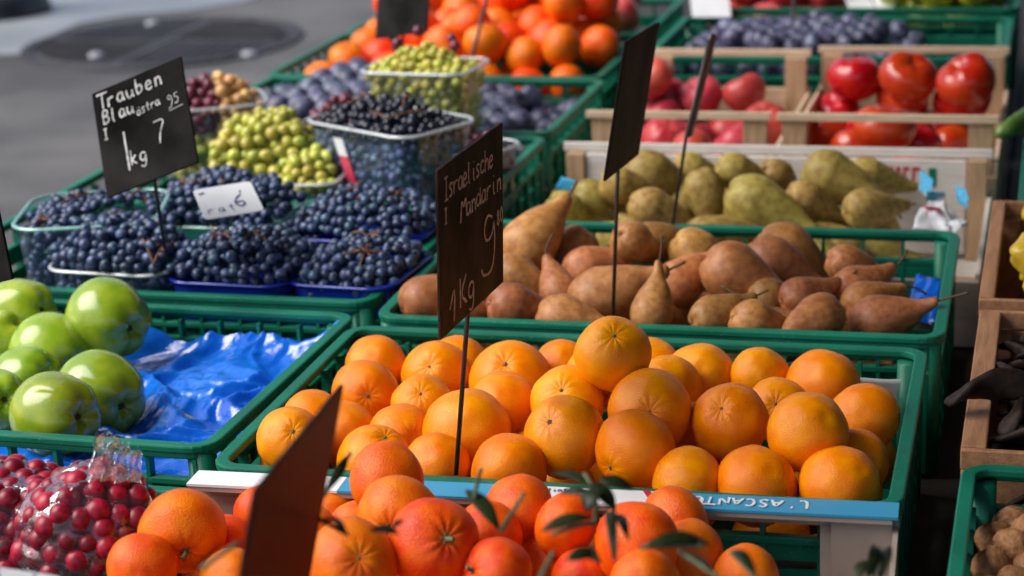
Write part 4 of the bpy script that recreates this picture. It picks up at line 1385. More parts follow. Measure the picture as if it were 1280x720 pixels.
def scatter(fr, protos, what, where, cat, group, rowpx, orient=None, scale=1.0):
    """label by rows as seen: rows counted from the front, fruit counted from the left"""
    pts = sorted(((pixel(p), p, r) for p, r in fr), key=lambda t: -t[0][1])
    rows = []
    for t in pts:
        if rows and rows[-1][0][0][1] - t[0][1] < rowpx: rows[-1].append(t)
        else: rows.append([t])
    for ri, row in enumerate(rows):
        row.sort(key=lambda t: t[0][0])
        for ci, ((X, Y, Z), p, r) in enumerate(row):
            rname = 'front row' if ri == 0 else ('%s row' % (ORD[ri] if ri < 20 else 'last'))
            cname = ORD[ci] if ci < 20 else 'last'
            lab = '%s, %s from the left in the %s %s' % (what, cname, rname, where)
            q = orient() if orient else rand_quat(RNG)
            drop(protos[RNG.randrange(len(protos))], lab, cat, group, p, q, r * scale)


# plums
plprotos = [plum_proto(s) for s in (1, 2, 3)]
PLB = (-1.298 + .016, -1.298 + CRW - .016, 2.690 + .016, 2.690 + CRD - .016)
fr = keep_visible(mound(PLB, lambda x, y: RIM + .0 + .035 * math.exp(-((x + 1.02) / .16) ** 2) + .012 * math.sin(9 * x + 4 * y), .0205, 31, zlo=RIM - .08))
scatter(fr, plprotos, 'blue plum', 'of the plum crate', 'plum', 'plums in the plum crate', 15)
BPB = (-.668 + .016, -.668 + CRW - .016, 3.172 + .016, 3.172 + CRD - .016)
fr = keep_visible(mound(BPB, lambda x, y: RIM + .018 + .035 * math.exp(-((x + .42) / .15) ** 2 - ((y - 3.36) / .12) ** 2) - (.06 if x > -.24 else 0), .0195, 32, zlo=RIM - .07))
scatter(fr, plprotos, 'dark plum', 'behind the tomato trays', 'plum', 'plums behind the tomato trays', 14)
# far tangerines
FTB = (-1.312 + .016, -1.312 + CRW - .016, 3.085 + .016, 3.085 + CRD - .016)
ftop = lambda x, y: RIM + .0 + .155 * math.exp(-((x + .86) / .26) ** 2 - ((y - 3.42) / .24) ** 2)
fr = keep_visible(mound(FTB, ftop, .0385, 33, zlo=RIM - .09, jit=.2))
ftp = [citrus_proto('tangerine', 't', M['tang'], s, .88, .02, 'dot') for s in (21, 22)]
scatter(fr, ftp, 'bright tangerine', 'behind the plums', 'tangerine', 'tangerines behind the plums', 24)
FFB = (-1.312 + .016, -.95, 3.480 + .016, 3.480 + CRD - .016)
fr = keep_visible(mound(FFB, lambda x, y: RIM + .07, .038, 34, zlo=RIM - .03, jit=.2))
scatter(fr, ftp, 'tangerine', 'of the farthest crate', 'tangerine', 'tangerines in the farthest crate', 24)
pk = [apple_proto(s, M['pink'], 'pink_apple', False) for s in (8, 9)]
fr = keep_visible(mound((-.94, -1.312 + CRW - .016, 3.496, 3.85), lambda x, y: RIM + .105, .040, 35, zlo=RIM - .03, jit=.2))
scatter(fr, pk, 'pink apple', 'beside the farthest tangerines', 'apple', 'pink apples in the farthest crate', 24)
fr = keep_visible(mound((-.64, -.36, 3.584, 3.94), lambda x, y: RIM + .095, .040, 36, zlo=RIM - .01, jit=.2))
rk = [apple_proto(s, M['pink'], 'red_apple', False) for s in (18, 19)]
scatter(fr, rk, 'red apple', 'behind the dark plums', 'apple', 'red apples in the back crate', 24)
fr = keep_visible(mound((-.34, -.08, 3.584, 3.94), lambda x, y: RIM + .09, .036, 37, zlo=RIM - .01, jit=.2))
lk = [apple_proto(s, M['lime'], 'yellow_green_apple', False) for s in (28, 29)]
scatter(fr, lk, 'yellow green apple', 'at the back right', 'apple', 'yellow green apples in the back crate', 24)

# ---------------- right column: walnuts, pods, yellow fruit, cucumber
WLB = (-.064 + .014, -.064 + CRW - .014, 1.16 + .014, 1.16 + CRD - .014)


def walnut_proto(seed):
    prof = smooth_profile([(0, -1.1), (.35, -1.02), (.8, -.62), (1, -.05), (.9, .5), (.5, .98), (.15, 1.18), (0, 1.2)], 22)

    def fn(c):
        a = math.atan2(c.y, c.x)
        s = .07 * (math.exp(-(math.sin(a) / .16) ** 2))
        c = c * (1 + s * (1 - .3 * abs(c.z)))
        c = lump(c, .10, 2.6, seed)
        return lump(c, .05, 6, seed + 3)
    return link('walnut', lathe('walnut', prof, 32, fn), M['walnut'])


wp = [walnut_proto(s) for s in (1, 2, 3)]
fr = [f for f in mound((WLB[0], .22, WLB[2], WLB[3] - .01), lambda x, y: RIM - .012 + .03 * min(1, (x + .06) / .2), .0165, 41, zlo=RIM - .11, jit=.22)]
fr = keep_visible(fr)
scatter(fr, wp, 'walnut', 'of the walnut crate', 'walnut', 'walnuts in the crate', 16)
wood_tray('wooden_crate', 'brown wooden crate of dried dark pods behind the walnuts', -.066, .32, 1.558, 1.935, RIM + .006, .135, .02, M['woodred'], M['woodred'], M['woodred'], rail_h=.018, group='brown wooden crates')
wood_tray('wooden_crate', 'brown wooden crate of small yellow fruit at the right edge', -.068, .33, 1.948, 2.335, RIM + .012, .14, .02, M['woodred'], M['woodred'], M['woodred'], rail_h=.018, group='brown wooden crates')
for x, y0, y1, z, lab in ((-.066, 1.558, 1.935, RIM + .006, 0), (-.068, 1.948, 2.335, RIM + .012, 1)):
    par = [o for o in bpy.data.objects if o.name.startswith('wooden_crate') and o.parent is None][lab]
    bm = bmesh.new(); box(bm, x, x + (.021 if lab == 0 else .015), y0 + .008, y1 - .008, z - .016, z + .001); o = bm_obj('side_rail', bm, M['woodred'], par, bevel=.0015)
    o.matrix_parent_inverse = Matrix.Translation(-par.location)


def pod(a, b, c, r, label):
    pts = curve_pts(a, b, c, 22); bm = bmesh.new(); n = 10; rings = []
    side0 = Vector((0, 0, 1)); rg = random.Random(label)
    for i, p in enumerate(pts):
        t = i / 22
        tg = (pts[min(i + 1, 22)] - pts[max(i - 1, 0)]).normalized()
        u = tg.cross(side0).normalized(); v = u.cross(tg)
        rad = r * (max(math.sin(PI * min(max(t * .96 + .02, 0), 1)), 0) ** .45) * (1 + .05 * math.sin(t * 24 + rg.random()))
        tw = t * 2.4
        ring_ = []
        for k in range(n):
            an = 2 * PI * k / n
            x, y = rad * 1.25 * math.cos(an), rad * .5 * math.sin(an)
            ring_.append(bm.verts.new(p + u * (x * math.cos(tw) - y * math.sin(tw)) + v * (x * math.sin(tw) + y * math.cos(tw))))
        rings.append(ring_)
    for A, B in zip(rings, rings[1:]):
        for k in range(n): bm.faces.new((A[k], A[(k + 1) % n], B[(k + 1) % n], B[k]))
    bm.faces.new(rings[0][::-1]); bm.faces.new(rings[-1])
    tag(bm_obj('dried_pod', bm, M['pod'], None, True), label, 'dried pod', 'dried pods in the wooden crate')


pod(at(1183, 506, RIM + .018), at(1225, 470, RIM + .04), at(1300, 484, RIM + .03), .013, 'long dark dried pod jutting left over the crate edge')
rg = random.Random(12)
names = ['flat dark pod along the left board', 'curved dark pod in the middle', 'twisted dark pod at the front', 'short dark pod near the back board', 'dark pod lying crosswise', 'dark pod under the jutting one',
         'slender dark pod at the back left', 'broad dark pod at the right', 'dark pod against the front board', 'wrinkled dark pod near the frame edge', 'dark pod with its tip up', 'dark pod deep in the crate', 'dark pod leaning on the back board', 'dark pod crossing two others']
for i in range(42):
    nm = names[i % 14] if i < 14 else 'dark dried pod in the tangled heap'
    x, y = rg.uniform(-.045, .07), 1.58 + .33 * ((i * 5) % 14) / 14 + rg.uniform(-.01, .01)
    a = rg.uniform(-1.4, 1.4); L = rg.uniform(.04, .075); z = RIM - .05 + .016 * (i % 4)
    d = Vector((math.cos(a), math.sin(a), rg.uniform(-.1, .1))) * L
    c = Vector((max(x, -.043 + abs(d.x)), y, z))
    pod(c - d, c + Vector((rg.uniform(-.02, .02), rg.uniform(-.03, .03), .025)), c + d, rg.uniform(.010, .014), nm + ' of the pod crate')


def yellow_proto(seed):
    prof = smooth_profile([(0, -1.2), (.2, -1.1), (.55, -.8), (.95, -.2), (1, .2), (.7, .8), (.25, 1.1), (0, 1.15)], 20)
    return link('yellow_fruit', lathe('yellow_fruit', prof, 28, lambda c: lump(lump(c, .22, 1.5, seed), .08, 4, seed)), M['yellow'])


yp = [yellow_proto(s) for s in (1, 2)]
fr = keep_visible(mound((-.052, .12, 1.965, 2.32), lambda x, y: RIM + .05, .021, 44, zlo=RIM - .05, jit=.25))
scatter(fr, yp, 'small yellow fruit', 'of the wooden crate', 'fruit', 'yellow fruit in the wooden crate', 17)


def cucumber(a, b, c, r, label):
    pts = curve_pts(a, b, c, 20); bm = bmesh.new(); n = 16; rings = []
    for i, p in enumerate(pts):
        t = i / 20; tg = (pts[min(i + 1, 20)] - pts[max(i - 1, 0)]).normalized()
        u = tg.cross(Vector((0, 0, 1))).normalized(); v = u.cross(tg)
        rad = r * min(1, (math.sin(PI * (.04 + .92 * t))) ** .4)
        rings.append([bm.verts.new(p + (u * math.cos(2 * PI * k / n) + v * math.sin(2 * PI * k / n)) * rad * (1 + .05 * math.cos(8 * PI * k / n))) for k in range(n)])
    for A, B in zip(rings, rings[1:]):
        for k in range(n): bm.faces.new((A[k], A[(k + 1) % n], B[(k + 1) % n], B[k]))
    bm.faces.new(rings[0][::-1]); bm.faces.new(rings[-1])
    tag(bm_obj('cucumber', bm, M['cucumber'], None, True), label, 'cucumber', 'cucumbers at the right edge')


cucumber(at(1246, 168, RIM + .02), at(1275, 155, RIM + .04), at(1340, 110, RIM + .02), .014, 'pale green cucumber with its blunt tip showing at the right edge')
cucumber(at(1290, 190, RIM - .01), at(1310, 170, RIM + .005), at(1370, 150, RIM), .016, 'green cucumber lying in the crate behind the pale tip')


# ---------------- grapes and punnets
def punnet(name, label, cx, cy, w, d, h, ztop, rz, mwall, mrim, flute=.0, taper=.86, group=None, cat='punnet', rimw=.0042):
    root = empty(name, (cx, cy, ztop - h), rz); tag(root, label, cat, group)
    bm = bmesh.new(); L = []
    nz = 8
    for k in range(nz + 1):
        t = k / nz; s = taper + (1 - taper) * t
        pts = rr(w * s, d * s, min(w, d) * .22, 9)
        # refine straight runs so the flutes can show
        P = []
        for a, b in zip(pts, pts[1:] + pts[:1]):
            m = max(1, int((Vector(b) - Vector(a)).length / .0035))
            for q in range(m): P.append((a[0] + (b[0] - a[0]) * q / m, a[1] + (b[1] - a[1]) * q / m))
        L.append(P)
    n = min(len(p) for p in L)
    # resample each ring to the same count
    rings = []
    for k, P in enumerate(L):
        R = []
        for i in range(n):
            x = i / n * len(P); j = int(x); f = x - j
            a, b = P[j % len(P)], P[(j + 1) % len(P)]
            X, Y = a[0] + (b[0] - a[0]) * f, a[1] + (b[1] - a[1]) * f
            if flute and 0 < k < nz:
                q = 1 + flute / math.hypot(X, Y) * (1 if (i // 3) % 2 else -1) * .5
                X *= q; Y *= q
            R.append(bm.verts.new((X, Y, h * k / nz)))
        rings.append(R)
    for A, B in zip(rings, rings[1:]):
        for i in range(n): bm.faces.new((A[i], A[(i + 1) % n], B[(i + 1) % n], B[i]))
    bm.faces.new(rings[0][::-1])
    bm_obj('body', bm, mwall, root, True)
    bm = bmesh.new()
    P = rr(w, d, min(w, d) * .22, 9)
    ringsec = []
    for (ox, oz) in ((0, -.001), (rimw, -.0016), (rimw * 1.15, .0006), (rimw * .6, .0022), (-.0004, .0018)):
        q = rr(w + 2 * ox, d + 2 * ox, min(w, d) * .22 + ox, 9)
        ringsec.append([bm.verts.new((x, y, h + oz)) for x, y in q])
    m = len(P)
    for a in range(5):
        A, B = ringsec[a], ringsec[(a + 1) % 5]
        for i in range(m): bm.faces.new((A[i], A[(i + 1) % m], B[(i + 1) % m], B[i]))
    bm_obj('rim', bm, mrim, root, True)
    return root


BERRY = {}


def berry_mesh(m, el=1.05):
    key = (m.name, el)
    if key not in BERRY:
        bm = bmesh.new(); bmesh.ops.create_icosphere(bm, subdivisions=3, radius=1)
        for v in bm.verts: v.co.z *= el
        for f in bm.faces: f.smooth = True
        me = bpy.data.meshes.new('berry'); bm.to_mesh(me); bm.free(); me.materials.append(m); BERRY[key] = me
    return BERRY[key]


def heap(root, w, d, h, dome, r, seed, walls, taper=.86, base=.004, flat=2.0, ox=0, oy=0, over=0.0):
    """berry centres in a punnet's local frame: an outer shell of a heap that fills the tub and rises in a dome"""
    rg = random.Random(seed); P = []
    s = 2 * r * .90
    th = rg.uniform(0, 3)
    R = math.hypot(w, d)
    z = base + r; lay = 0
    def inside(x, y, z, mar):
        k = taper + (1 - taper) * min(max(z / h, 0), 1) + (over if z > h + r * .9 else 0)
        hw, hd = w / 2 * k - mar, d / 2 * k - mar
        rad = min(w, d) * .2
        ax, ay = abs(x), abs(y)
        if ax > hw or ay > hd: return False
        cx, cy = ax - (hw - rad), ay - (hd - rad)
        return not (cx > 0 and cy > 0 and cx * cx + cy * cy > rad * rad)
    def top(x, y):
        u = abs((x - ox) / (w / 2 * (1 + over * 1.6))); v = abs((y - oy) / (d / 2 * (1 + over * 1.6)))
        return h - r * .2 + dome * max(0, 1 - u ** flat) * max(0, 1 - v ** flat)
    while z < h + dome + r:
        n = int(R / s) + 2
        for j in range(-n, n):
            for i in range(-n, n):
                gx = (i + .5 * (j % 2) + .33 * (lay % 3)) * s; gy = (j * .87 + .3 * (lay % 3)) * s
                x = gx * math.cos(th) - gy * math.sin(th) + rg.gauss(0, .30 * r); y = gx * math.sin(th) + gy * math.cos(th) + rg.gauss(0, .30 * r)
                zz = z + rg.gauss(0, .34 * r)
                if not inside(x, y, zz, r * .85): continue
                t = top(x, y)
                if zz > t - r * .4: continue
                near_top = zz > t - 3.4 * r
                near_wall = walls and not inside(x, y, zz, r * 2.3)
                if near_top or near_wall: P.append(Vector((x, y, zz)))
        z += s * .78; lay += 1
    A = np.array([list(p) for p in P])
    for _ in range(14):
        D = A[:, None] - A[None]; dist = np.linalg.norm(D, axis=2) + 1e-9
        pen = np.where(dist < 2 * r * .95, 2 * r * .95 - dist, 0); np.fill_diagonal(pen, 0)
        A += np.clip((D / dist[..., None] * pen[..., None] * .3).sum(1), -r * .3, r * .3)
        for k in range(len(A)):
            if A[k, 2] < h and not inside(A[k, 0], A[k, 1], A[k, 2], r * .8):
                A[k, :2] *= .985
    return [Vector(a) for a in A]


def bunches(root, pts, m, r, labels, group, seed, stems=True, mstem=None, kx=1.0):
    """share the berries out among bunches; each bunch is a thing with berries and a stalk"""
    rg = random.Random(seed)
    mw = Matrix.LocRotScale(root.location, root.rotation_euler, None)
    W = [mw @ p for p in pts]
    # drop the berries no camera can see
    k = len(labels)
    xs = sorted(W, key=lambda p: pixel(p)[0])
    cen = [xs[int((i + .5) / k * len(xs))].copy() for i in range(k)]
    for _ in range(8):
        grp = [[] for _ in range(k)]
        for p in W:
            j = min(range(k), key=lambda i: (p - cen[i]).length); grp[j].append(p)
        for i in range(k):
            if grp[i]: cen[i] = sum(grp[i], Vector()) / len(grp[i])
    order = sorted(range(k), key=lambda i: pixel(cen[i])[0] if grp[i] else 0)
    fs = keep_visible([(p, r) for p in W]); seen = {tuple(round(c, 6) for c in p) for p, _ in fs}
    for lab, gi in zip(labels, order):
        g = grp[gi]
        if not g: continue
        base = Vector((cen[gi].x, cen[gi].y, min(p.z for p in g) - r))
        b = empty('grape_bunch', base); tag(b, lab, 'grapes', group)
        me = berry_mesh(m)
        vis = [p for p in g if tuple(round(c, 6) for c in p) in seen]
        vis.sort(key=lambda p: (CAM - p).length); vis = vis[:100]
        for p in vis:
            o = bpy.data.objects.new('berry', me); COL.objects.link(o); o.parent = b
            o.location = p - base; s = r * rg.uniform(.80, 1.08); o.scale = (s * rg.uniform(.94, 1.04), s * rg.uniform(.94, 1.04), s * rg.uniform(1.0, 1.14))
            o.rotation_euler = (rg.uniform(0, 6), rg.uniform(0, 6), rg.uniform(0, 6))
        if stems and vis:
            bm = bmesh.new()
            tops = sorted(vis, key=lambda p: -p.z)[:max(6, len(vis) // 3)]
            for _ in range(3):
                a = rg.choice(tops) - base; c = rg.choice(tops) - base
                if (a - c).length < r * 2 or (a - c).length > r * 9: continue
                tube(bm, curve_pts(a + Vector((0, 0, r * .8)), (a + c) / 2 + Vector((0, 0, r * 1.6)), c + Vector((0, 0, r * .7))), .0014, .0011, 6)
                e = (a + c) / 2 + Vector((0, 0, r * 1.15))
                tube(bm, curve_pts(e, e + Vector((rg.uniform(-1, 1), rg.uniform(-1, 1), .6)) * r, e + Vector((rg.uniform(-1, 1), rg.uniform(-1, 1), .3)) * r * 2), .0011, .0009, 6)
            if len(bm.verts): bm_obj('stalk', bm, mstem or M['stemred'], b, True)
            else: bm.free()


BG = 'blue grape bunches'
R0 = .0067
P1 = punnet('punnet', 'clear plastic punnet of blue grapes at the left end with a tall see-through wall', -1.105, 2.045, .165, .16, .135, RIM + .052, .30, M['clear'], M['greenrim'], .0003, group='clear punnets')
bunches(P1, heap(P1, .165, .16, .133, .010, R0, 1, True), M['grape'], R0, ['blue grapes at the left wall of the see-through punnet', 'blue grapes left of the middle in the see-through punnet', 'blue grapes right of the middle in the see-through punnet', 'blue grapes at the right wall of the see-through punnet'], BG, 1)
P2 = punnet('punnet', 'low clear plastic punnet heaped with blue grapes under the chalk sign', -1.035, 1.985, .150, .125, .105, RIM + .012, -.05, M['clear'], M['clearrim'], .0003, group='clear punnets')
bunches(P2, heap(P2, .150, .125, .106, .046, R0 * 1.06, 2, True, flat=2.6, over=.13), M['grape'], R0 * 1.06, ['blue grapes heaped in the low clear punnet, left side', 'blue grapes heaped in the low clear punnet, middle', 'blue grapes heaped in the low clear punnet, right side'], BG, 2)
P3 = punnet('punnet', 'blue plastic punnet of blue grapes front left of the two blue ones at the rim', -.888, 1.988, .148, .128, .105, RIM + .004, -.03, M['bluepunnet'], M['bluepunnet'], group='blue punnets')
bunches(P3, heap(P3, .148, .128, .106, .044, R0 * 1.04, 3, False, flat=2.6, over=.13), M['grape'], R0 * 1.04, ['blue grapes in the front blue punnet, left side with red twig', 'blue grapes in the front blue punnet, right side'], BG, 3)
P4 = punnet('punnet', 'blue plastic punnet of blue grapes in the right front corner of the grape crate', -.754, 2.005, .122, .150, .105, RIM + .004, -.06, M['bluepunnet'], M['bluepunnet'], group='blue punnets')
bunches(P4, heap(P4, .122, .150, .104, .030, R0, 4, False, flat=2.6, over=.13), M['grape'], R0, ['blue grapes in the corner blue punnet, left side', 'blue grapes in the corner blue punnet, right side with dry twig'], BG, 4)
P5 = punnet('punnet', 'blue plastic punnet of blue grapes behind the corner one, under the tall tub', -.800, 2.165, .165, .135, .11, RIM + .006, -.04, M['bluepunnet'], M['bluepunnet'], group='blue punnets')
bunches(P5, heap(P5, .165, .135, .112, .044, R0 * .98, 5, False, flat=2.6, over=.13), M['grape'], R0 * .98, ['blue grapes in the second row blue punnet, left side', 'blue grapes in the second row blue punnet, below the tall tub'], BG, 5)
P6 = punnet('punnet', 'clear punnet with greenish rim heaped with blue grapes around the white card', -.985, 2.165, .165, .150, .11, RIM + .020, .0, M['clear'], M['greenrim'], group='clear punnets')
bunches(P6, heap(P6, .165, .150, .112, .046, R0, 6, False, flat=2.6, over=.13), M['grape'], R0, ['blue grapes left of the white card', 'blue grapes right of the white card'], BG, 6)

# tall tub
P7 = punnet('tub', 'tall clear plastic tub of small dark grapes with a red and white tape', -.856, 2.425, .205, .135, .140, RIM + .078, -.50, M['clear'], M['clearrim'], .0003, .88, group=None, cat='tub')
hp = heap(P7, .205, .135, .137, .034, .0066, 7, True, .88)
bunches(P7, [p for p in hp if p.z < .127], M['grapetub'], .0066, ['blue grapes showing through the tall tub wall, left end', 'blue grapes showing through the tall tub wall, just left of the tape', 'blue grapes showing through the tall tub wall, right of the tape', 'blue grapes showing through the tall tub wall, right end'], BG, 7, False)
bunches(P7, [p for p in hp if p.z >= .127], M['grapedark'], .0066, ['small dark grapes topping the tall tub, left side', 'small dark grapes topping the tall tub, right side'], BG, 27)
bm = bmesh.new()
k0, k1 = .88 + .12 * .85, .88 + .12 * .22
for (za, zb, mm) in ((.125, .101, 'white'), (.1008, .030, 'redtape')):
    bm = bmesh.new()
    ya, yb = -.135 / 2 * (.88 + .12 * za / .14) - .0016, -.135 / 2 * (.88 + .12 * zb / .14) - .0016
    xa, xb = -.040 + (.125 - za) * .32, -.040 + (.125 - zb) * .32
    v = [bm.verts.new(p) for p in ((xa, ya, za), (xa + .018, ya, za), (xb + .018, yb, zb), (xb, yb, zb))]
    bm.faces.new(v); bm_obj('tape', bm, M[mm], P7)
# clear tub of green grapes behind
P8 = punnet('tub', 'clear plastic tub heaped with green grapes behind the tall dark one', -.880, 2.660, .160, .120, .105, RIM + .104, -.08, M['clear'], M['clearrim'], .0003, .88, cat='tub')
hp = heap(P8, .160, .120, .100, .040, .0078, 8, True, .88, flat=1.4)
bunches(P8, hp, M['grapegreen'], .0078, ['amber green grapes in the clear tub, left side', 'bright green grapes in the middle of the clear tub', 'green grapes in the clear tub, right side'], 'green grape bunches', 8, False)
dk = [Vector((-.052, .02, .128)), Vector((-.046, .01, .135)), Vector((-.02, .03, .150)), Vector((.035, .02, .142)), Vector((.042, .014, .132))]
bunches(P8, dk, M['grapered'], .0082, ['few dark red grapes lying on the green ones'], 'red grape bunches', 9, False)
# left back tub: red and amber on top
P9 = punnet('tub', 'clear plastic tub with red and amber grapes half behind the chalk sign', -1.175, 2.565, .145, .115, .115, RIM + .070, .50, M['clear'], M['clearrim'], .0003, .88, cat='tub')
hp = heap(P9, .145, .115, .108, .045, .0085, 10, True, .88)
lft = [p for p in hp if p.x < .005 and p.z > .07]; rgt = [p for p in hp if not (p.x < .005 and p.z > .07) and p.z > .075]; low = [p for p in hp if p.z <= .075 and not (p.x < .005 and p.z > .07)]
bunches(P9, lft, M['grapered'], .0085, ['dark red grapes topping the tub behind the chalk sign'], 'red grape bunches', 11, False)
bunches(P9, rgt, M['grapeamber'], .0085, ['pale amber grapes beside the dark red ones behind the chalk sign'], 'amber grape bunches', 12, False)
bunches(P9, low, M['grapegreen'], .0085, ['green grapes showing through the wall of the tub behind the chalk sign'], 'green grape bunches', 13, False)
# low punnet heaped with green grapes
P10 = punnet('punnet', 'low clear punnet piled high with yellow green grapes in the middle', -1.045, 2.440, .135, .135, .07, RIM + .008, .1, M['clear'], M['clearrim'], .0003, group='clear punnets')
hp = heap(P10, .135, .135, .066, .080, .0088, 14, False, flat=3.0, over=.12)
bunches(P10, hp, M['grapegreen'], .0088, ['yellow green grapes piled high, left side', 'yellow green grapes piled high, right side', 'yellow green grapes low in the pile'], 'green grape bunches', 14, False)
P11 = punnet('punnet', 'small clear punnet of green grapes left of the tall tub', -.955, 2.375, .085, .10, .07, RIM + .012, .1, M['clear'], M['clearrim'], .0003, group='clear punnets')
bunches(P11, heap(P11, .085, .10, .066, .04, .0082, 15, False), M['grapegreen'], .0082, ['green grapes in the small punnet left of the tall tub'], 'green grape bunches', 15, False)
P12 = punnet('punnet', 'clear punnet of dark red grapes behind the yellow green pile', -.975, 2.575, .12, .11, .09, RIM + .040, .0, M['clear'], M['clearrim'], .0003, group='clear punnets')
bunches(P12, heap(P12, .12, .11, .085, .045, .0085, 16, False), M['grapered'], .0085, ['dark red grapes behind the yellow green pile'], 'red grape bunches', 16, False)
P13 = punnet('punnet', 'clear punnet of red and amber grapes half behind the right chalk sign', -.765, 2.48, .11, .10, .09, RIM + .030, -.35, M['clear'], M['clearrim'], .0003, group='clear punnets')
hp = heap(P13, .11, .10, .085, .03, .0085, 17, True)
bunches(P13, [p for p in hp if p.z > .055], M['grapered'], .0085, ['dark red grapes right of the tall tub'], 'red grape bunches', 17, False)
bunches(P13, [p for p in hp if p.z <= .055], M['grapeamber'], .0085, ['amber grapes under the red ones right of the tall tub'], 'amber grape bunches', 18, False)

# ---------------- signs
def sign(name, label, tl, tr, br, bl, mboard, base, strokes=None, mchalk=None, thick=.003, rod=.0021, group='price boards', from_top=.62):
    C = [Vector(q) + Vector((0, 0, CAMZ)) for q in (tl, tr, br, bl)]
    c = sum(C, Vector()) / 4
    ex = ((C[1] + C[2]) - (C[0] + C[3])).normalized()
    ez = ((C[0] + C[1]) - (C[3] + C[2])); ez = (ez - ex * ez.dot(ex)).normalized()
    ey = ez.cross(ex)
    W = ((C[1] - C[0]).length + (C[2] - C[3]).length) / 2; H = ((C[0] - C[3]).length + (C[1] - C[2]).length) / 2
    root = empty(name, c); tag(root, label, 'sign', group)
    root.rotation_mode = 'QUATERNION'; root.rotation_quaternion = Matrix((ex, ey, ez)).transposed().to_quaternion()
    bm = bmesh.new(); box(bm, -W / 2, W / 2, -thick / 2, thick / 2, -H / 2, H / 2)
    bo = bm_obj('board', bm, mboard, root, bevel=.0008)
    inv = root.rotation_quaternion.to_matrix().transposed()
    if base is not None:
        b = inv @ (Vector(base) - c)
        bm = bmesh.new()
        tube(bm, [(0, thick / 2 + rod, -H / 2 + H * (1 - from_top)), (0, thick / 2 + rod, -H / 2), (b.x, b.y, b.z)], rod, rod, 10)
        bm_obj('stick', bm, M['metal'], root, True)
    if strokes:
        w = Writer(-thick / 2 - .0004, 5)
        strokes(w, W, H)
        w.done('chalk_writing', mchalk, bo)
    return root


def st1(w, W, H):
    X = lambda u: -W / 2 + u * W
    Zv = lambda v: H / 2 - v * H
    w.text('Trauben', X(.05), Zv(.185), .0175, .0022, adv=.72)
    w.text('Blau', X(.08), Zv(.335), .016, .0022, adv=.66)
    w.text('östra', X(.45), Zv(.375), .0105, .0014, adv=.6, slope=.06)
    w.text('I', X(.06), Zv(.47), .012, .0020)
    w.text('|', X(.17), Zv(.84), .046, .0022)
    w.text('kg', X(.31), Zv(.80), .017, .0020)
    w.text('7', X(.60), Zv(.70), .027, .0016)
    w.text('95', X(.79), Zv(.40), .012, .0010); w.stroke([(X(.80), Zv(.45)), (X(.95), Zv(.44))], .001)


def st2(w, W, H):
    X = lambda u: -W / 2 + u * W
    Zv = lambda v: H / 2 - v * H
    w.text('Israelische', X(.06), Zv(.20), .0185, .0021, adv=.52, slope=-.02)
    w.text('I', X(.06), Zv(.33), .012, .0021)
    w.text('Mandarin', X(.30), Zv(.385), .0185, .0021, adv=.62, slope=-.02)
    w.stroke([(X(.80), Zv(.52)), (X(.72), Zv(.48)), (X(.66), Zv(.56)), (X(.70), Zv(.65)), (X(.80), Zv(.63)), (X(.83), Zv(.53)), (X(.84), Zv(.74)), (X(.78), Zv(.86)), (X(.64), Zv(.84)), (X(.62), Zv(.79))], .0025)
    w.text('80', X(.87), Zv(.60), .014, .0019, sx=.8)
    w.stroke([(X(.12), Zv(.86)), (X(.20), Zv(.72)), (X(.18), Zv(.95))], .0024)
    w.text('Kg', X(.27), Zv(.91), .026, .0024, adv=.7)


def st3(w, W, H):
    X = lambda u: -W / 2 + u * W
    Zv = lambda v: H / 2 - v * H
    for v in (.16, .34, .52, .7):
        w.text('aniro', X(.15), Zv(v), .015, .0008, adv=.7)


sg2 = None
sign('price_sign', 'black chalk board reading Trauben on a thin stick among the blue grapes', (-1.0158, 1.9079, -.4224), (-.9049, 1.9069, -.3799), (-.867, 1.8439, -.48), (-.9779, 1.8448, -.5226), M['board'], at(207, 318, RIM + .03), st1, M['chalk'])
sign('price_sign', 'brown black chalk board with price 9.80 on a stick stuck in the oranges', (-.465, 1.4176, -.3713), (-.4504, 1.5557, -.3645), (-.4589, 1.5637, -.5082), (-.4735, 1.4256, -.515), M['boardbrown'], at(570, 594, RIM - .002), st2, M['chalkwarm'])
sign('price_sign', 'worn dark brown board without clear writing on a stick in the brown pears', (-.412, 1.8784, -.356), (-.4052, 2.0114, -.3608), (-.4307, 2.0075, -.5034), (-.4375, 1.8745, -.4985), M['boardbrown'], at(766, 404, RIM - .01), None, None)
# thin sign seen on edge
e = CR
t0, t1 = ray(893, 44, 2.30) - CAM, ray(862, 170, 2.30) - CAM
dv = (raydir(877, 107) + CR * .035).normalized() * .10
sign('price_sign', 'thin brown board seen edge on, leaning right on a stick in the olive pears', tuple(t0 - dv * .5), tuple(t0 + dv * .5), tuple(t1 + dv * .5), tuple(t1 - dv * .5), M['boardrust'], at(838, 300, RIM - .02), None, None, thick=.004, from_top=.05)
sign('price_sign', 'black board at the top edge standing in the far tangerines', (-1.0252, 2.9152, -.4004), (-.9097, 2.823, -.3719), (-.9121, 2.7762, -.5135), (-1.0276, 2.8684, -.5421), M['board'], at(503, 78, RIM + .0), None, None)
k = 1.06
sign('price_sign', 'blurred rust brown board close to the camera standing in the tangerine box', *[tuple(Vector(q) * k) for q in ((-.3775, .8309, -.3839), (-.3879, .9863, -.3857), (-.4265, .9819, -.545), (-.4161, .8264, -.5433))], M['boardrust'], Vector((-.44, .98, RIM - .10)), None, None)
sign('price_sign', 'black board cut by the left edge above the green apples', (-1.0031, 1.5192, -.4483), (-.8945, 1.4832, -.4155), (-.8774, 1.466, -.4911), (-.9859, 1.502, -.5239), M['board'], None, None, None)
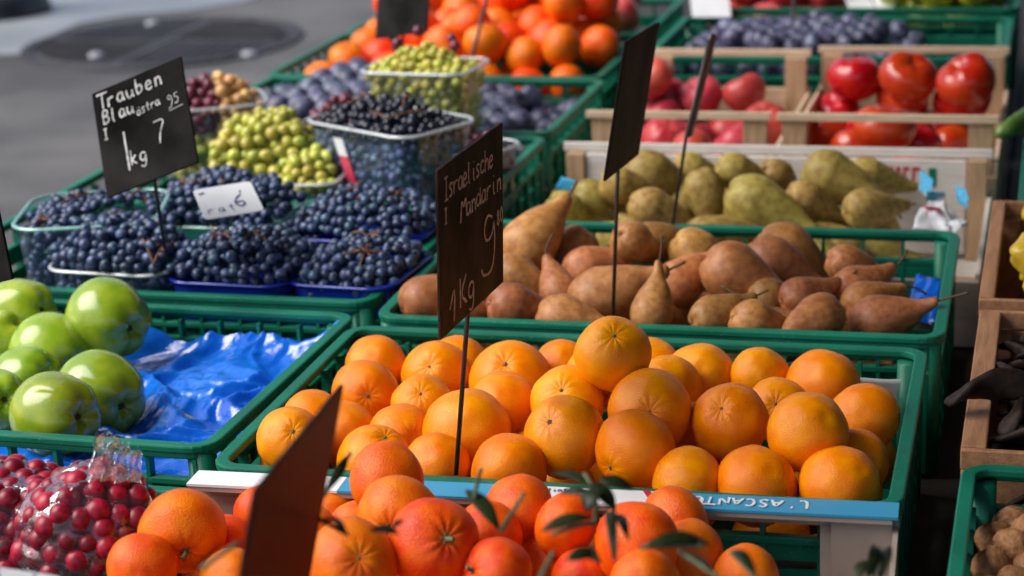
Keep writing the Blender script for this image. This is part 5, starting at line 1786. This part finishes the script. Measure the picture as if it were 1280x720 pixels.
for (a, b, lab) in (((610, -6, 3.3), (594, 56, 3.22), 'thin dark stick leaning in the far tangerines'), ((994, -10, 3.5), (988, 44, 3.45), 'thin dark stick standing in the dark plums at the back')):
    bm = bmesh.new(); A, B = ray(*a), ray(*b)
    tube(bm, [A + (A - B) * .4, B + (B - A) * .3], .0035, .0035, 8); tag(bm_obj('stick', bm, M['metal'], None, True), lab, 'stick')


def card(label, quad, Z, mm='white', text=None):
    P = [ray(q[0], q[1], z) for q, z in zip(quad, Z)]
    c = sum(P, Vector()) / 4
    ex = ((P[1] + P[2]) - (P[0] + P[3])).normalized(); ez = (P[0] + P[1]) - (P[3] + P[2]); ez = (ez - ex * ez.dot(ex)).normalized(); ey = ez.cross(ex)
    W = (P[1] - P[0]).length; H = (P[0] - P[3]).length
    root = empty('price_card', c); tag(root, label, 'card', 'white price cards')
    root.rotation_mode = 'QUATERNION'; root.rotation_quaternion = Matrix((ex, ey, ez)).transposed().to_quaternion()
    o = rr(W, H, .005, 3); bm = bmesh.new()
    A = [bm.verts.new((x, -.0006, z)) for x, z in o]; B = [bm.verts.new((x, .0006, z)) for x, z in o]
    n = len(o)
    for i in range(n): bm.faces.new((A[i], A[(i + 1) % n], B[(i + 1) % n], B[i]))
    bm.faces.new(A); bm.faces.new(B[::-1]); bm_obj('sheet', bm, M[mm], root)
    if text:
        w = Writer(-.0010, 8); text(w, W, H); w.done('ink_writing', M['ink'], root)


def tcard(w, W, H):
    w.text('6', W * .06, -H * .28, H * .42, .0026); w.text("'", W * .2, -H * .05, H * .3, .002)
    w.text('rat', -W * .42, -H * .36, H * .22, .0012, adv=.9); w.stroke([(-W * .44, H * .3), (-W * .34, H * .34)], .002)


card('white card with a blue handwritten six lying on the blue grapes', ((248, 238), (320, 225), (322, 265), (250, 275)), (2.20, 2.22, 2.17, 2.15), 'white', tcard)
card('white card lying on the red apples, left of the two at the back', ((866, -14), (914, -12), (908, 20), (862, 22)), (3.62, 3.62, 3.56, 3.56))
card('white card slanting over the back rim, right of the two', ((1066, -8), (1120, -16), (1118, 12), (1040, 20)), (3.62, 3.62, 3.56, 3.56), 'white', lambda w, W, H: w.text('1/8', -W * .05, -H * .2, H * .4, .003))
card('white card with blue writing at the bottom left before the currant bags', ((-70, 700), (78, 722), (70, 760), (-74, 740)), (1.20, 1.22, 1.19, 1.17), 'white', lambda w, W, H: w.text("5 -'- k", -W * .1, H * .1, H * .3, .002, adv=.8))

# ---------------- bags of red currants
def bag(label, cx, cy, zc, a, b, h, seed, lab2, rz):
    rg = random.Random(seed)
    r = .0102
    # berry shell on the dome
    P = []
    s = 2 * r * .96
    z = zc - h * .3
    lay = 0
    pts = []
    n = 640
    for i in range(n):
        u = (i + .5) / n; ph = i * 2.39996
        ct = 1 - 1.25 * u
        st = math.sqrt(max(0, 1 - ct * ct))
        d = Vector((st * math.cos(ph), st * math.sin(ph), ct))
        k = 1 + .13 * noise.noise(d * 1.7 + Vector((seed, 0, 0)))
        p = Vector((a * d.x * k, b * d.y * k, h * d.z * k))
        p = Matrix.Rotation(rz, 3, 'Z') @ p + Vector((cx, cy, zc)) + Vector((rg.gauss(0, .0015), rg.gauss(0, .0015), rg.gauss(0, .0015)))
        if p.z > zc - h * .35: pts.append(p)
    # thin out to non-overlapping berries
    kept = []
    for p in pts:
        if all((p - q).length > 2 * r * .70 for q in kept): kept.append(p)
    kept = [p for p, _ in keep_visible([(p, r) for p in kept])]
    me = berry_mesh(M['currant'], 1.0)
    for p in kept:
        o = bpy.data.objects.new('red_currant', me); COL.objects.link(o); o.location = p; q = r * rg.uniform(.85, 1.1); o.scale = (q, q, q)
        o.rotation_euler = (rg.uniform(0, 6), rg.uniform(0, 6), 0)
        tag(o, lab2, 'red currant', lab2 + ' group')
    # dark core so that the bag is full
    bm = bmesh.new(); bmesh.ops.create_uvsphere(bm, u_segments=28, v_segments=18, radius=1)
    R = Matrix.Rotation(rz, 3, 'Z')
    film = bmesh.new(); bmesh.ops.create_uvsphere(film, u_segments=90, v_segments=60, radius=1)
    for v in film.verts:
        d = v.co.copy()
        k = 1 + .13 * noise.noise(d * 1.7 + Vector((seed, 0, 0)))
        q = d * 3.2 + Vector((seed, 2, 1))
        wr = (1 - abs(noise.noise(q)) * 2.2) * .045 + (1 - abs(noise.noise(q * 2.6)) * 2.2) * .03
        k = k * 1.06 + wr + .03
        p = Vector((a * d.x * k, b * d.y * k, h * d.z * k))
        p.z = max(p.z, -h * .36)
        v.co = R @ p
    o = bm_obj('plastic_bag', film, M['bag'], None, True); o.location = (cx, cy, zc)
    tag(o, label, 'bag', 'clear currant bags')
    for v in bm.verts:
        d = v.co.copy(); k = .84 + .1 * noise.noise(d * 1.7 + Vector((seed, 0, 0)))
        p = Vector((a * d.x * k, b * d.y * k, h * d.z * k)); p.z = max(p.z, -h * .34); v.co = R @ p
    c = bm_obj('currant_mass', bm, M['currant'], o, True); tag(c, kind='stuff')
    return o


c = at(108, 650, RIM + .0)
b1 = bag('clear plastic bag of red currants with a gathered end, right one of the two', c.x, c.y, RIM - .012, .056, .05, .050, 3, 'red currant inside the right clear bag', .4)
c = at(8, 655, RIM - .02)
b2 = bag('clear plastic bag of red currants at the left edge', c.x, c.y, RIM - .026, .062, .06, .050, 6, 'red currant inside the left clear bag', -.3)
# gathered end of the right bag: a ruffled fan standing up against the apple crate
bm = bmesh.new(); g = []
base, tip = at(140, 600, RIM + .02), at(140, 545, RIM + .035)
A0, A1, B0, B1 = ray(108, 600, 1.50), ray(180, 604, 1.52), ray(122, 536, 1.52), ray(178, 566, 1.55)
for j in range(22):
    row = []
    for i in range(26):
        u, v = i / 25, j / 21
        p = (A0 * (1 - u) + A1 * u) * (1 - v) + (B0 * (1 - u) + B1 * u) * v
        w_ = .010 * (1 - .4 * v) * math.sin(u * 26 + 3 * noise.noise(Vector((u * 4, v * 3, 1)))) + .010 * noise.noise(Vector((u * 6, v * 5, 2)))
        p = p - CF * w_ + CU * .006 * noise.noise(Vector((u * 7, v * 2, 8)))
        row.append(bm.verts.new(p - b1.location))
    g.append(row)
for j in range(21):
    for i in range(25): bm.faces.new((g[j][i], g[j][i + 1], g[j + 1][i + 1], g[j + 1][i]))
o = bm_obj('gathered_end', bm, M['bagend'], b1, True)

# take away any prototype that found no use
for o in list(bpy.data.objects):
    if o.parent is None and 'label' not in o and 'kind' not in o:
        for c in list(o.children_recursive): bpy.data.objects.remove(c)
        bpy.data.objects.remove(o)

# ------------------------------------------------------------------ camera, light, view
cam = bpy.data.cameras.new('camera'); co = bpy.data.objects.new('camera', cam); COL.objects.link(co)
co.matrix_world = Matrix(((CR.x, CU.x, -CF.x, 0), (CR.y, CU.y, -CF.y, 0), (CR.z, CU.z, -CF.z, CAMZ), (0, 0, 0, 1)))
cam.sensor_width = 36; cam.lens = F / 1280 * 36; cam.clip_end = 300; cam.clip_start = .05
cam.dof.use_dof = True; cam.dof.focus_distance = 1.70; cam.dof.aperture_fstop = 5.6; cam.dof.aperture_blades = 7
SC.camera = co

EL, AZ = math.radians(50), math.radians(-112)      # the light comes from the street, from the left
sd = Vector((math.sin(AZ) * math.cos(EL), math.cos(AZ) * math.cos(EL), math.sin(EL)))
w = bpy.data.worlds.new('World'); SC.world = w; w.use_nodes = True
nt = w.node_tree; bgn = nt.nodes['Background']
sky = nt.nodes.new('ShaderNodeTexSky'); sky.sky_type = 'NISHITA'; sky.sun_disc = False
sky.sun_elevation = EL; sky.sun_rotation = AZ; sky.air_density = 1.0; sky.dust_density = 4.0
nt.links.new(sky.outputs[0], bgn.inputs['Color']); bgn.inputs['Strength'].default_value = .11
sun = bpy.data.lights.new('sun', 'SUN'); so = bpy.data.objects.new('sun', sun); COL.objects.link(so)
sun.energy = 2.2; sun.angle = math.radians(50); sun.color = (1, .98, .96)
so.rotation_mode = 'QUATERNION'; so.rotation_quaternion = sd.to_track_quat('Z', 'Y')
so.location = (-3, 1, 5)

vs = SC.view_settings
SC.display_settings.display_device = 'sRGB'
vs.view_transform = 'Standard'; vs.look = 'None'; vs.gamma = 1; vs.use_curve_mapping = False
vs.exposure = .68
SC.cycles.max_bounces = 10; SC.cycles.transparent_max_bounces = 16; SC.cycles.diffuse_bounces = 4; SC.cycles.glossy_bounces = 4
SC.cycles.use_denoising = True
